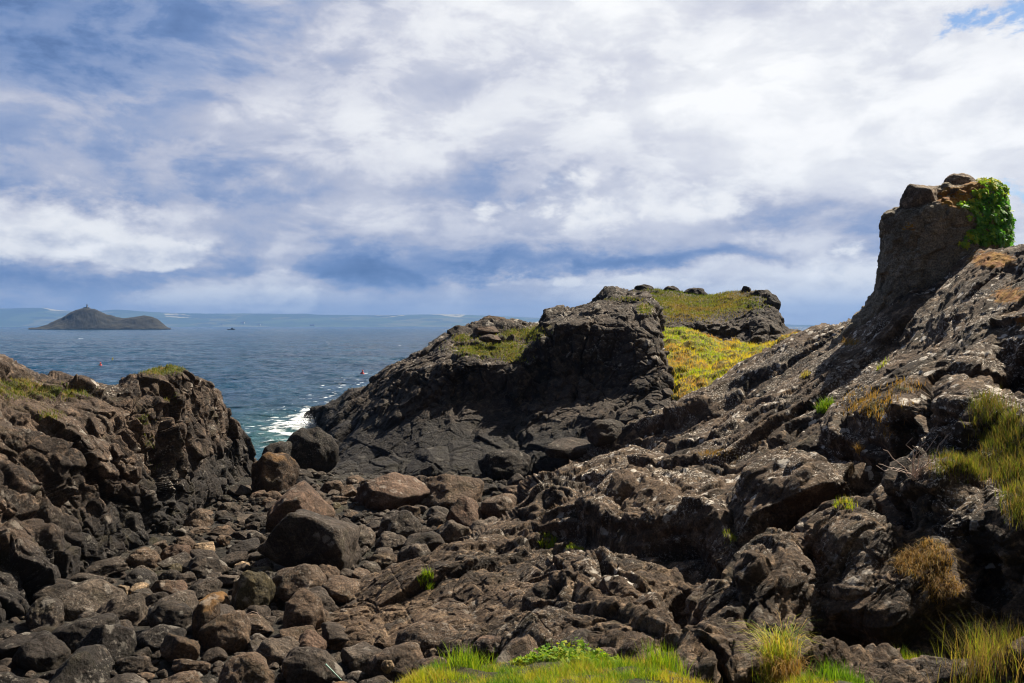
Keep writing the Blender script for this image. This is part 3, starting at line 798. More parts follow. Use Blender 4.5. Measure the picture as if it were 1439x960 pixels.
# ---- right slope
def make_slope():
    keys = {430: [(915, 12.0), (905, 12.4), (897, 12.8), (890, 13.2), (884, 13.6), (880, 14.2)],
            488: [(902, 11.8), (884, 12.4), (870, 13.0), (858, 13.7), (850, 14.3), (844, 14.9)],
            560: [(908, 11.3), (878, 12.1), (856, 12.9), (834, 13.9), (818, 14.9), (808, 15.7)],
            650: [(925, 10.2), (885, 11.1), (846, 12.2), (808, 13.6), (780, 15.0), (762, 16.7)],
            720: [(932, 9.7), (885, 10.6), (838, 11.9), (790, 13.8), (752, 16.0), (725, 18.5)],
            770: [(935, 9.4), (882, 10.3), (826, 11.7), (770, 13.9), (722, 17.0), (685, 21)],
            830: [(938, 9), (880, 10), (818, 11.5), (752, 14), (692, 18), (640, 24)],
            900: [(942, 8.6), (880, 9.6), (810, 11.3), (738, 14), (668, 18.5), (600, 25)],
            980: [(978, 7.79), (880, 9.2), (800, 11), (715, 14), (632, 19), (556, 26)],
            1070: [(978, 7.60), (870, 9), (780, 10.8), (690, 13.6), (592, 18.5), (500, 26)],
            1135: [(978, 7.41), (862, 8.8), (764, 10.5), (665, 13.2), (565, 17.8), (472, 24.5)],
            1200: [(978, 7.12), (850, 8.5), (742, 10.2), (642, 12.7), (545, 16.6), (453, 22)],
            1300: [(978, 6.84), (840, 8.2), (720, 9.8), (605, 12.2), (490, 15.5), (400, 20)],
            1380: [(978, 6.65), (830, 7.9), (700, 9.3), (570, 11.3), (445, 14.5), (348, 18.5)],
            1439: [(978, 6.46), (820, 7.7), (690, 9), (560, 10.8), (442, 13.5), (346, 17)],
            1560: [(978, 6.17), (800, 7.3), (660, 8.5), (520, 10), (405, 12.5), (320, 16)],
            1800: [(978, 5.89), (760, 7), (600, 8), (450, 9.5), (340, 12), (280, 15)]}
    G, xg = loft(keys, 980, [4, 150, 170, 170, 150, 120, 14, 12], back=((3, -.7), (10, -4.5)))
    fi = frame((-.52, -.16, .84))
    def calm(P, N):
        x, y, D = proj(P); return 1 - .55 * sstep(y, 600, 520) - .55 * sstep(x, 780, 700) * sstep(y, 730, 770) + .0 * D
    G = displaced(G, [noise_layer(.35, .30, 3, .5, 7),
                      dents([(950, 865, 55, 60, -.6), (1190, 642, 80, 30, -.8), (1245, 735, 60, 20, -.45), (1425, 525, 40, 34, -.55), (1350, 885, 100, 40, -.45), (1170, 885, 80, 34, -.4), (850, 868, 40, 26, -.25), (1385, 800, 40, 40, -.2),
                             (1330, 720, 70, 30, .35), (1200, 780, 60, 30, .22), (1120, 720, 50, 22, .25), (800, 790, 50, 26, .22), (780, 700, 40, 16, .25), (1090, 840, 50, 40, .3), (690, 850, 50, 14, -.12),
                             (1350, 570, 60, 40, .35), (900, 700, 50, 24, .25), (870, 860, 40, 30, .25), (1040, 790, 40, 50, -.4), (780, 880, 60, 16, -.2)]),
                      slab_layer(fi, (2.8, 13.0, 1.2), .56, 27, .07, .22, .5, calm, wa=.10),
                      slab_layer(fi, (1.2, 5.5, .42), .22, 37, .035, .30, .5, calm, wa=.12),
                      facet_layer((.5, 1.1, .30), .065, fi, 47, .9, .30, .09, hard=50, fade=calm),
                      slab_layer(fi, (.40, .8, .14), .055, 77, .025, .35, .6),
                      facet_layer((.18, .30, .12), .026, fi, 57, 1.0, .28, .14, hard=40, wa=.1),
                      noise_layer(3.2, .018, 5, .6, 67, aniso=(fi, (1, .5, 1.8)))])
    nz = grid_normals(G)[..., 2].ravel(); nz = nz * np.sign(nz.mean())
    x, y, D = proj(G.reshape(-1, 3))
    mo = attr_px(G, [(1230, 570, 50, 26, .62), (1270, 545, 30, 10, .6), (1300, 780, 40, 40, .7), (1400, 610, 50, 40, .8), (775, 752, 20, 8, .7), (820, 740, 20, 8, .5), (1195, 482, 24, 6, .6),
                     (1420, 720, 30, 30, .4), (1350, 660, 40, 16, .6), (1000, 640, 80, 10, .35), (1195, 630, 10, 8, .8)]) * sstep(nz, -.1, .35)
    li = .55 + .75 * sstep(y, 760, 640) * sstep(x, 760, 900) + attr_px(G, [(1330, 730, 70, 40, .6), (880, 810, 40, 26, .6), (900, 680, 120, 40, .5), (1340, 570, 60, 30, .5)])  # lichen cover, raised mid-slope to paint in pale sunlit highlights
    li = li * (1 - .7 * sstep(y, 800, 880) * sstep(x, 700, 900)) * (.25 + .75 * sstep(x, 560, 780))
    ru = attr_px(G, [(1395, 365, 40, 14, 1.0), (1420, 415, 40, 18, .75), (1435, 450, 20, 18, .6), (1380, 355, 30, 8, .6), (1265, 600, 24, 30, .35), (1235, 545, 40, 12, .3)])
    o = rock_object('rock_slope', G, M['slope_rock'], {'moss': mo, 'lichen': li, 'rust': ru})
    tag(o, 'long ledged rock slope speckled with white lichen, rising to the right', 'rock slope')
    return G, nz
SLOPE, SLOPE_NZ = make_slope()

# ---- stack at the top of the slope
def make_stack():
    lv = [(262, 1352, 1392), (266, 1330, 1402), (272, 1292, 1406), (280, 1280, 1408), (290, 1273, 1409), (298, 1254, 1410), (305, 1240, 1411), (314, 1235, 1412), (325, 1236, 1412), (345, 1236, 1413),
          (370, 1231, 1415), (395, 1226, 1420), (415, 1217, 1428), (432, 1204, 1440), (460, 1180, 1460), (520, 1150, 1480)]
    D0 = 20.2; cols = 420
    ys = np.array([l[0] for l in lv], float); xl = np.array([l[1] for l in lv], float); xr = np.array([l[2] for l in lv], float)
    yy = np.concatenate([np.linspace(262, 345, 150), np.linspace(346, 430, 110), np.linspace(432, 520, 40)])
    L = pchip(ys, xl, yy); Rr = pchip(ys, xr, yy)
    th = np.linspace(0, 2 * np.pi, cols, endpoint=False)
    rows = []
    for y, a, b in zip(yy, L, Rr):
        c = (a + b) / 2; hw = (b - a) / 2
        e = 2 / 2.3
        ux = np.sign(np.cos(th)) * np.abs(np.cos(th)) ** e; uy = np.sign(np.sin(th)) * np.abs(np.sin(th)) ** e
        base = unproj(c, y, D0); ca = math.cos(.46); sa = math.sin(.46); hwm = hw / F * D0 * ca
        dep = min(1.35, .35 + hwm * .75)
        p = np.stack([base[0] + hwm * ux * ca + dep * uy * sa, base[1] - hwm * ux * sa + dep * uy * ca, np.full(cols, base[2])], 1); rows.append(p)
    top = rows[0].mean(0)
    cap = [top + (rows[0] - top) * s + np.array([0, 0, .05 * (1 - s * s)]) for s in (.02, .35, .7)]
    G = np.stack(cap + rows, 1)                                       # (cols, nv, 3)
    def disp(P, N): return 0 * P
    def lay(G, fn):
        Gp = np.concatenate([G[-2:], G, G[:2]], 0); N = grid_normals(Gp)[2:-2]
        C = G.mean((0, 1)); s = np.sign(((G - C) * N).sum(-1).mean()); N = N * s
        d = fn(G.reshape(-1, 3), N.reshape(-1, 3)); return G + (d[:, None] * N.reshape(-1, 3)).reshape(G.shape)
    for fn in [noise_layer(.6, .07, 3, .5, 8), facet_layer((1.1, 1.1, 1.4), .13, VERT, 18, .5, .15, .10, hard=24), slab_layer(frame((-.35, -.1, .93)), (1.4, 2, .5), .035, 28, .06, .3, .5),
               facet_layer((.42, .42, .40), .08, None, 38, .8, .28, .14, hard=24), facet_layer((.15, .15, .13), .028, None, 48, .8, .25, .2), noise_layer(4, .025, 4, .6, 58)]:
        G = lay(G, fn)
    nu, nv = G.shape[:2]
    f = grid_faces(nu, nv, closed=True)
    N = grid_normals(G); C = G.mean((0, 1))
    s = ((G - C) * N).sum(-1).mean()
    if s < 0: f = f[:, ::-1]; N = -N
    ru = attr_px(G, [(1340, 278, 30, 18, 1.1), (1368, 265, 24, 12, 1.0), (1278, 318, 18, 10, .8), (1300, 335, 26, 14, .3), (1330, 300, 20, 12, .35)])
    ru *= sstep(N[..., 2].ravel(), -.2, .3) * .7 + .3
    mo = attr_px(G, [(1300, 300, 40, 20, .35), (1310, 390, 80, 30, .3), (1290, 345, 40, 30, .25)])
    o = mesh('rock_stack', G.reshape(-1, 3), [f], M['stack_rock'], True, {'moss': mo, 'lichen': np.full(nu * nv, .5), 'rust': ru})
    tag(o, 'tall grey rock stack with ivy on its side, on top of the slope', 'rock stack')
    return G, N
STACK, STACK_N = make_stack()

# ------------------------------------------------------------------ boulders
import bmesh
def boulder_mesh(name, seed, sub=5, squash=(1, .85, .7), cuts=9, cutd=(.55, .9), rough=.05, soft=.06, pit=.02):
    rng = np.random.default_rng(seed)
    bm = bmesh.new(); bmesh.ops.create_icosphere(bm, subdivisions=sub, radius=1.0)
    V = np.array([v.co[:] for v in bm.verts]); Fc = np.array([[v.index for v in f.verts] for f in bm.faces]); bm.free()
    d = V / np.linalg.norm(V, axis=1, keepdims=True)
    r = np.ones(len(V)) * 1.0 + fbm(d, .9, 2, .5, seed) * .35
    for k in range(cuts):
        n = rng.normal(size=3); n /= np.linalg.norm(n); h = rng.uniform(*cutd)
        c = d @ n
        lim = np.where(c > .05, h / np.maximum(c, .05), 9)
        # smooth minimum keeps the worn edge
        w = np.clip(.5 + .5 * (lim - r) / soft, 0, 1); r = lim * (1 - w) + r * w - soft * w * (1 - w)
    P = d * r[:, None]
    P = P + d * (fbm(P, 1.8, 5, .55, seed + 3) * rough * 2.2)[:, None]
    if pit:
        dd, _ = facets(warp(P, 2, .1, seed), (.45, .45, .35), None, seed + 9, 1, .7, .3, .15); P = P + d * (dd * pit * 2)[:, None]
    P = P / np.abs(P).max(0) * np.array(squash)
    o = mesh(name, P, [Fc], M['boulder'], True, link=False)
    me = o.data; bpy.data.objects.remove(o); return me
PROTO = []
for k in range(26):
    rng = np.random.default_rng(500 + k)
    kind = ('rounded', 'angular', 'flat')[k % 3] if k % 4 else 'rounded'
    sq = {'rounded': (1, rng.uniform(.75, .95), rng.uniform(.65, .85)), 'angular': (1, rng.uniform(.6, .9), rng.uniform(.55, .8)), 'flat': (1, rng.uniform(.6, .85), rng.uniform(.30, .45))}[kind]
    cuts = {'rounded': 6, 'angular': 13, 'flat': 9}[kind]; cd = {'rounded': (.72, .98), 'angular': (.45, .8), 'flat': (.55, .9)}[kind]
    PROTO.append((kind, boulder_mesh('boulder', 900 + k * 7, 5 if k < 14 else 5, sq, cuts, cd, {'rounded': .05, 'angular': .04, 'flat': .04}[kind], {'rounded': .16, 'angular': .05, 'flat': .07}[kind], .018)))
KIND = {q: [i for i, p in enumerate(PROTO) if p[0] == q] for q in ('rounded', 'angular', 'flat')}
def put_boulder(P, rx, ry, rz, yaw, tilt, proto, tint, label, group, name='boulder'):
    o = bpy.data.objects.new(name, PROTO[proto][1]); sc.collection.objects.link(o)
    o.location = P; sq = PROTO[proto][1]
    o.scale = (rx, ry, rz); o.rotation_euler = (tilt[0], tilt[1], yaw); o.color = (*tint[:3], tint[3] if len(tint) > 3 else 1)
    tag(o, label, 'boulder', group); return o
TINT = {'black': (.30, .30, .31), 'dark grey': (.54, .52, .50), 'grey': (.92, .90, .86), 'brown': (1.0, .85, .70), 'reddish brown': (1.08, .86, .73), 'ochre': (.95, .78, .62, .5), 'rusty': (.80, .66, .54, .62), 'stone': (2.1, 1.95, 1.65), 'pale': (3.2, 2.9, 2.3), 'olive': (.95, .95, .6)}
G_NAMED = 'large boulders in the gully'
placed = []   # (X, Y, r)
rngb = np.random.default_rng(4)
def named(px, py, w, h, shape, tint, label, yaw=0, tilt=(0, 0), D=None, pi=0, sink=.18):
    """boulder seen at (px, py), w by h photo pixels; it rests on the gully floor"""
    yb = py + h * .5
    if D is None:
        D = 20.
        for _ in range(12):
            z = float(ground_z(np.array([(px - 719.5) / F * D]), np.array([D]))[0]); D = .5 * D + .5 * (CAMZ - z) / ((yb - 458) / F)
    rx = w / 2 / F * D; rzz = h / 2 / F * D
    i = KIND[shape][pi % len(KIND[shape])]
    sq = np.array([v.co[:] for v in PROTO[i][1].vertices]).max(0) if False else None
    c = unproj(px, py, D + rx * .5)
    o = put_boulder(c, rx, rx, 1, yaw, tilt, i, TINT[tint], label, G_NAMED)
    me = PROTO[i][1]; zz = max(abs(v.co.z) for v in list(me.vertices)[::40])
    o.scale = (rx, rx * rngb.uniform(.9, 1.1), rzz * (1 + sink) / zz)
    o.location.z -= rzz * sink
    placed.append((c[0], c[1], rx * .85))
    return o
named(454, 764, 184, 84, 'angular', 'dark grey', 'largest dark slab-sided boulder in the middle of the gully', .3, (0, .1), pi=1)
named(418, 708, 122, 88, 'angular', 'reddish brown', 'big reddish brown cracked boulder behind the largest dark boulder', 1.2, (.1, -.1), pi=2)
named(384, 664, 72, 62, 'rounded', 'rusty', 'rusty topped boulder standing behind the reddish brown one by the inlet', .5, (.1, .2), pi=3)
named(440, 634, 78, 66, 'rounded', 'black', 'black boulder at the mouth of the inlet, touching the headland', .2, pi=1)
named(397, 644, 66, 52, 'rounded', 'black', 'low black boulder on the inlet edge, left of the taller black one', .9, pi=2)
named(545, 692, 130, 50, 'flat', 'reddish brown', 'long low weedy brown rock across the back of the gully', .1, pi=0)
named(630, 690, 110, 46, 'flat', 'brown', 'low brown rock beside the long weedy one at the back', .6, pi=1)
named(708, 652, 84, 44, 'rounded', 'black', 'dark humped boulder at the foot of the cliff slabs', .3, pi=3)
named(655, 722, 56, 44, 'angular', 'reddish brown', 'square reddish boulder with yellowish top, at the head of the stones', .7, pi=4)
named(702, 716, 60, 40, 'rounded', 'brown', 'rounded brown boulder right of the square reddish one', .7, pi=4)
named(688, 744, 60, 40, 'rounded', 'grey', 'grey boulder with a white streak near the slab edge', .1, pi=5)
named(636, 750, 54, 38, 'angular', 'grey', 'grey angular boulder left of the streaked one', 1.7, pi=5)
named(562, 740, 64, 42, 'rounded', 'dark grey', 'dark rounded boulder right of the largest dark boulder', .4, pi=6)
named(592, 768, 60, 36, 'angular', 'dark grey', 'dark angular boulder in front of the dark rounded one', .4, pi=0)
named(455, 788, 56, 38, 'angular', 'olive', 'flat faced olive grey stone against the largest dark boulder', .9, pi=2)
named(318, 888, 76, 66, 'rounded', 'brown', 'big round brown boulder with rusty face near the bottom left', .5, (0, -.3), pi=0)
named(290, 868, 50, 56, 'rounded', 'ochre', 'boulder with an orange crown, left of the big round brown one', 1.5, (.2, .3), pi=2)
named(250, 912, 66, 42, 'angular', 'brown', 'brown wedge shaped boulder left of the big round brown one', 2.1, pi=3)
named(146, 915, 86, 66, 'angular', 'black', 'large black wet boulder at the bottom left', .2, pi=4)
named(60, 915, 80, 60, 'rounded', 'black', 'black boulder left of the large wet one', 1.0, pi=5)
named(126, 845, 96, 52, 'flat', 'grey', 'blue grey slab with brown weed at the foot of the left outcrop', .3, (.15, .2), pi=2)
named(352, 832, 64, 64, 'rounded', 'olive', 'dark boulder with a pale olive rim, above the big round brown one', .3, (0, .3), pi=3)
named(425, 868, 64, 66, 'rounded', 'brown', 'brown boulder with a rusty patch right of the olive rimmed one', 2.3, (0, -.3), pi=4)
named(437, 905, 58, 44, 'rounded', 'reddish brown', 'smooth pinkish boulder below the rusty patched one', 1.3, pi=5)
named(420, 822, 88, 54, 'rounded', 'brown', 'broad speckled brown boulder in front of the largest dark boulder', .2, pi=6)
named(192, 829, 36, 16, 'flat', 'pale', 'cream white slab lying by the weedy blue grey slab', .5, (0, -.3), pi=0)
named(174, 830, 26, 16, 'angular', 'pale', 'pale sandy stone left of the cream slab', .5, pi=1)
named(284, 768, 40, 22, 'angular', 'pale', 'pale tan block at the foot of the left outcrop', .1, pi=2)
named(247, 803, 22, 20, 'angular', 'olive', 'small pale olive wedge below the tan block', .1, pi=3)
named(342, 795, 26, 12, 'flat', 'pale', 'small pinkish flat stone left of the largest dark boulder', .1, pi=3)
named(612, 908, 118, 66, 'rounded', 'brown', 'large smooth brown boulder beside the near grass', .1, (0, .12), pi=1)
named(560, 930, 90, 60, 'rounded', 'brown', 'brown boulder left of the large smooth one by the grass', .8, pi=0)
named(692, 910, 58, 34, 'rounded', 'reddish brown', 'reddish round boulder right of the large smooth one', .1, pi=2, D=9.6)
named(735, 930, 96, 62, 'angular', 'brown', 'tilted slab with white lichened edge, standing in the near grass', .6, (.1, -.55), pi=5, D=8.6)
named(822, 910, 100, 50, 'flat', 'dark grey', 'dark flat boulder behind the leafy green plant', .2, pi=3, D=8.9)
named(848, 926, 40, 30, 'rounded', 'reddish brown', 'small round brown stone at the edge of the leafy plant', .2, pi=4, D=8.3)
named(558, 888, 54, 38, 'rounded', 'dark grey', 'dark round boulder leaning on the lower end of the slab', .2, pi=5)

named(776, 953, 72, 30, 'flat', 'pale', 'white crusted flat stone in the near grass below the leafy plant', .3, pi=1, D=7.3)
named(692, 956, 34, 18, 'flat', 'pale', 'small pale stone at the left edge of the near grass', .3, pi=2, D=7.7)
named(545, 935, 20, 16, 'rounded', 'pale', 'small white stone left of the near grass', .3, pi=2, D=9.6)
named(1030, 905, 60, 40, 'angular', 'brown', 'brown wedge of rock in the gap between the near grass patches', .3, pi=2, D=7.9)
# the rest of the gully floor, filled from large to small
TONGUE = np.array([[478, 892], [545, 832], [650, 772], [720, 728], [775, 690], [800, 655], [850, 655], [850, 960], [560, 960]])
def in_poly(x, y, poly):
    c = np.zeros(len(x), bool); n = len(poly)
    for i in range(n):
        x1, y1 = poly[i]; x2, y2 = poly[(i + 1) % n]
        hit = ((y1 > y) != (y2 > y)) & (x < (x2 - x1) * (y - y1) / (y2 - y1 + 1e-12) + x1); c ^= hit
    return c
FLOOR = np.array([[-60, 990], [-60, 895], [20, 880], [90, 835], [160, 780], [230, 762], [275, 722], [330, 690], [372, 668], [400, 640], [455, 650], [470, 672], [560, 672], [650, 668], [720, 655], [790, 648],
                  [775, 690], [720, 730], [650, 775], [545, 835], [480, 895], [560, 905], [640, 930], [590, 990]])
def surf_of(G):
    x, y, D = proj(G.reshape(-1, 3)); return x, y, D
cand = []
rs = np.random.default_rng(77)
LAND = [((452, 762), 'the largest dark boulder'), ((418, 708), 'the big reddish boulder'), ((590, 690), 'the long weedy rock'), ((688, 735), 'the streaked grey boulder'), ((318, 888), 'the big round brown boulder'),
        ((146, 915), 'the large black wet boulder'), ((126, 845), 'the weedy blue grey slab'), ((284, 768), 'the pale tan block'), ((425, 868), 'the rusty patched boulder'), ((612, 908), 'the large smooth brown boulder'),
        ((20, 930), 'the left edge'), ((430, 945), 'the nearest stones'), ((708, 652), 'the dark humped boulder'), ((592, 768), 'the slab edge'), ((397, 644), 'the inlet mouth'), ((352, 832), 'the olive rimmed boulder')]
small = []
seen_px = []
N_IND = 0
def try_fill(n, rmin, rmax, gap, cap):
    global N_IND
    out = 0
    for _ in range(n):
        D = rs.uniform(9.0, 33.0) if rs.random() < .6 else rs.uniform(9.5, 18)
        px = rs.uniform(-40, 800); X = (px - 719.5) / F * D
        z = float(ground_z(np.array([X]), np.array([D]))[0])
        x, y, dd = proj(np.array([[X, D, z + .15]])); x, y = float(x[0]), float(y[0])
        if not in_poly(np.array([x]), np.array([y]), FLOOR)[0]: continue
        r = rs.uniform(rmin, rmax)
        if any((X - a) ** 2 + (D - b) ** 2 < ((r + c) * gap) ** 2 for a, b, c in placed): continue
        placed.append((X, D, r)); out += 1
        kind = rs.choice(['rounded', 'rounded', 'angular', 'flat']); i = int(rs.choice(KIND[kind]))
        tint = str(rs.choice(['black', 'dark grey', 'dark grey', 'grey', 'brown', 'brown', 'reddish brown', 'olive', 'ochre'], p=[.12, .14, .14, .23, .14, .12, .05, .05, .01]))
        if D > 24 or px < 200: tint = str(rs.choice(['black', 'dark grey', 'brown', 'grey'], p=[.4, .35, .15, .1]))
        if N_IND < cap:
            N_IND += 1
            lm = min(LAND, key=lambda l: (l[0][0] - x) ** 2 + (l[0][1] - y) ** 2 * 1.5)
            size = 'large' if r > .34 else ('mid-sized' if r > .22 else 'small')
            side = 'left of' if x < lm[0][0] - 25 else ('right of' if x > lm[0][0] + 25 else ('behind' if y < lm[0][1] else 'in front of'))
            lab = f'{size} {tint} {kind} boulder {side} {lm[1]}'
            if lm[1] == 'the left edge': lab = f'{size} {tint} {kind} boulder below the left outcrop'
            if lm[1] == 'the nearest stones': lab = f'{size} {tint} {kind} boulder among the nearest stones of the gully'
            o = put_boulder((X, D, z + r * .22), r, r * rs.uniform(.85, 1.1), r * rs.uniform(.85, 1.15), rs.uniform(0, 6.28), (rs.uniform(-.3, .3), rs.uniform(-.3, .3)), i, TINT[tint], lab, 'boulders covering the gully floor')
        else: small.append((X, D, z, r, i, tint))
    return out
try_fill(500, .36, .48, .86, 290)
try_fill(1500, .24, .36, .82, 290)
try_fill(5200, .14, .24, .80, 258)
try_fill(9000, .07, .14, .82, 0)
# loose stones too many to count: one mesh
def make_stones():
    Vs, Fs, k = [], [], 0
    lo = []
    for s in range(6):
        me = boulder_mesh('stone', 70 + s, 3, (1, .8, .6), 9, (.5, .85), .04, .06, 0)
        V = np.array([v.co[:] for v in me.vertices]); f = np.array([p.vertices[:] for p in me.polygons]); lo.append((V, f)); bpy.data.meshes.remove(me)
    r2 = np.random.default_rng(8)
    pts = list(small)
    for _ in range(2600):
        D = r2.uniform(9.5, 31); px = r2.uniform(-30, 790); X = (px - 719.5) / F * D
        z = float(np.interp(D, GD, GZ)) ; pts.append((X, D, None, r2.uniform(.03, .10), 0, ''))
    P = np.array([(p[0], p[1]) for p in pts]); zz = ground_z(P[:, 0], P[:, 1])
    for n, p in enumerate(pts):
        V, f = lo[n % 6]; r = p[3]; a = r2.uniform(0, 6.28); c, s = math.cos(a), math.sin(a)
        W = V * np.array([1, 1, r2.uniform(.8, 1.2)]) * r
        W = np.stack([W[:, 0] * c - W[:, 1] * s, W[:, 0] * s + W[:, 1] * c, W[:, 2]], 1) + np.array([p[0], p[1], zz[n] + r * .25])
        Vs.append(W); Fs.append(f + k); k += len(V)
    o = mesh('pebbles', np.concatenate(Vs), Fs, M['boulder']); o.color = (.6, .57, .54, 1)
    tag(o, 'dark pebbles filling the gaps between the boulders', 'pebbles', kind='stuff')
make_stones()

# boulders on the skyline of cliff and knoll, capstone
def sit(px, py, w, h, D, shape, tint, label, pi=0, yaw=0., group='boulders along the skyline'):
    i = KIND[shape][pi % len(KIND[shape])]; rx = w / 2 / F * D; rz = h / 2 / F * D
    zz = max(abs(v.co.z) for v in list(PROTO[i][1].vertices)[::40])
    o = put_boulder(unproj(px, py, D), rx, rx, rz / zz, yaw, (0, 0), i, TINT[tint], label, group)
    return o
sit(905, 411, 30, 26, 51, 'rounded', 'black', 'dark boulder at the left end of the skyline above the cliff', 0)
sit(944, 411, 24, 18, 52, 'rounded', 'black', 'small dark boulder between two others on the grassy skyline', 1)
sit(978, 415, 36, 22, 51.5, 'rounded', 'black', 'widest dark boulder on the grassy skyline', 2)
sit(1050, 411, 20, 16, 49, 'angular', 'black', 'small dark block on the knoll skyline, left of the end crag', 1)
sit(1070, 414, 34, 24, 47, 'angular', 'black', 'dark crag block at the right end of the knoll', 2)
sit(1086, 432, 22, 36, 44, 'angular', 'black', 'narrow upright block at the right end of the knoll', 3)
sit(690, 452, 46, 16, 40, 'flat', 'brown', 'lichened brown rock topping the lower cliff crest', 1)
sit(680, 464, 44, 18, 38, 'angular', 'reddish brown', 'reddish rock on the turf of the lower cliff crest', 2)
sit(738, 458, 14, 11, 39, 'rounded', 'dark grey', 'small round stone on the turf crest beside the cliff block', 3)
sit(645, 468, 36, 20, 39, 'angular', 'dark grey', 'dark rock at the seaward end of the turf crest', 4)
sit(690, 476, 34, 12, 36, 'flat', 'reddish brown', 'flat reddish rock half sunk in the crest turf', 3)
sit(1349, 260, 44, 32, 19.8, 'rounded', 'stone', 'round capstone boulder on top of the rock stack', 1, group='stones on the stack')
sit(1303, 287, 72, 56, 19.7, 'angular', 'stone', 'big rounded block on the stack, left of the capstone', 5, group='stones on the stack')
sit(850, 608, 64, 40, 25.2, 'rounded', 'dark grey', 'smooth dark boulder at the top of the cliff slabs', 3, .3, group='boulders at the foot of the cliff')
sit(800, 630, 80, 26, 25.5, 'flat', 'dark grey', 'long dark slab below the smooth boulder at the cliff foot', 2, .2, group='boulders at the foot of the cliff')

# ------------------------------------------------------------------ grass, ivy, plants
def blades(name, P, h, w, mat, lean=.35, seed=0, tint=(0, 1), seg=3, up=None, tint_noise=None, droop=.0):
    rg = np.random.default_rng(seed); n = len(P); h = np.broadcast_to(h, n) * rg.uniform(.55, 1.25, n)
    a = rg.uniform(0, 2 * np.pi, n); dirn = np.stack([np.cos(a), np.sin(a), 0 * a], 1)
    l = rg.uniform(.1, 1, n)[:, None] * lean
    b = a + np.pi / 2 + rg.uniform(-.5, .5, n); side = np.stack([np.cos(b), np.sin(b), 0 * b], 1) * (np.broadcast_to(w, n) * rg.uniform(.7, 1.3, n))[:, None]
    U = np.array([0, 0, 1.]) if up is None else up
    Vs = []
    for k in range(seg + 1):
        t = k / seg
        c = P + (U * (t - droop * t * t * t)[..., None] if np.ndim(t) else U * (t - droop * t ** 3)) * h[:, None] + dirn * l * h[:, None] * (t ** 1.8)
        if k < seg: Vs += [c - side * (1 - t * .8) * .5, c + side * (1 - t * .8) * .5]
        else: Vs += [c]
    V = np.stack(Vs, 1); m = 2 * seg + 1
    idx = np.arange(n)[:, None] * m
    F3 = []
    for k in range(seg - 1):
        F3 += [idx + np.array([2*k, 2*k+1, 2*k+3]), idx + np.array([2*k, 2*k+3, 2*k+2])]
    F3 += [idx + np.array([2*seg-2, 2*seg-1, 2*seg])]
    tn = rg.uniform(0, 1, n) if tint_noise is None else np.clip(tint_noise + rg.normal(0, .14, n) + (rg.uniform(0, 1, n) < .10) * .5, 0, 1.35)
    tv = np.repeat(tint[0] + (tint[1] - tint[0]) * tn, m)
    return mesh(name, V.reshape(-1, 3), [np.concatenate(F3)], mat, True, {'tint': tv})
def pick(G, mask, n, seed, nzmin=None):
    """random points on a grid surface where mask (per vertex) is high"""
    rg = np.random.default_rng(seed)
    A = np.linalg.norm(np.cross(np.gradient(G, axis=0), np.gradient(G, axis=1)), axis=-1).ravel()
    p = A * mask; p = p / p.sum(); i = rg.choice(len(p), n, p=p)
    Pv = G.reshape(-1, 3)[i]
    nv = G.shape[1]; j = np.clip(i + rg.choice([1, -1, nv, -nv], n), 0, len(p) - 1)
    f = rg.uniform(0, .5, n)[:, None]; Q = G.reshape(-1, 3)[j]
    far = np.linalg.norm(Q - Pv, axis=1) > .5
    f[far] = 0
    return Pv + (Q - Pv) * f
def px_mask(P, spots):
    x, y, D = proj(P); a = np.zeros(len(x))
    for (cx, cyy, sx, sy) in spots: a = np.maximum(a, np.exp(-(((x - cx) / sx) ** 2 + ((y - cyy) / sy) ** 2) ** 2))
    return a
# saddle turf
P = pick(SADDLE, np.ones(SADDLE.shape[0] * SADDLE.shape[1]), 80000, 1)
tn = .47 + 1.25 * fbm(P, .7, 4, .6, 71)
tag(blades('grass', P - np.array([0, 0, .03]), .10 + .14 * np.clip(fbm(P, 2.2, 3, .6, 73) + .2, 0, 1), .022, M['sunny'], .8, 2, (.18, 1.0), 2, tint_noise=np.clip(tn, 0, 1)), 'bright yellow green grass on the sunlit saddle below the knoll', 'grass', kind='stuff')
# knoll top
P = pick(KNOLL, px_mask(KNOLL.reshape(-1, 3), [(960, 430, 75, 20), (1015, 426, 55, 14), (925, 420, 30, 14), (1118, 479, 14, 4)]) * (KNOLL_NZ > .2), 24000, 3)
tag(blades('grass', P, .12, .03, M['dull'], .6, 4, (.15, .85), 2, tint_noise=np.clip(.5 + fbm(P, .4, 3, .5, 72), 0, 1)), 'green grass covering the top of the far knoll', 'grass', kind='stuff')
# cliff crest
P = pick(HEAD, px_mask(HEAD.reshape(-1, 3), [(690, 490, 50, 13), (735, 470, 34, 9), (725, 503, 20, 8), (650, 476, 14, 6), (880, 421, 26, 3), (908, 436, 10, 8)]) * (HEAD_NZ > .25), 11000, 5)
tag(blades('grass', P, .10, .025, M['dull'], .8, 6, (.2, .8), 2), 'short grass between the rocks along the cliff crest', 'grass', kind='stuff')
# left outcrop
nzl = grid_normals(LEFT)[..., 2].ravel(); nzl *= np.sign(nzl.mean())
P = pick(LEFT, px_mask(LEFT.reshape(-1, 3), [(22, 548, 36, 14), (85, 552, 40, 10), (225, 520, 34, 8), (240, 560, 10, 9), (205, 590, 12, 7), (222, 655, 10, 6), (66, 585, 20, 7), (210, 622, 7, 10)]) * (nzl > .05), 7000, 7)
tag(blades('grass', P, .075, .012, M['dull'], .6, 8, (.0, .9), 2), 'short grass growing on the ledges of the left outcrop', 'grass', kind='stuff')
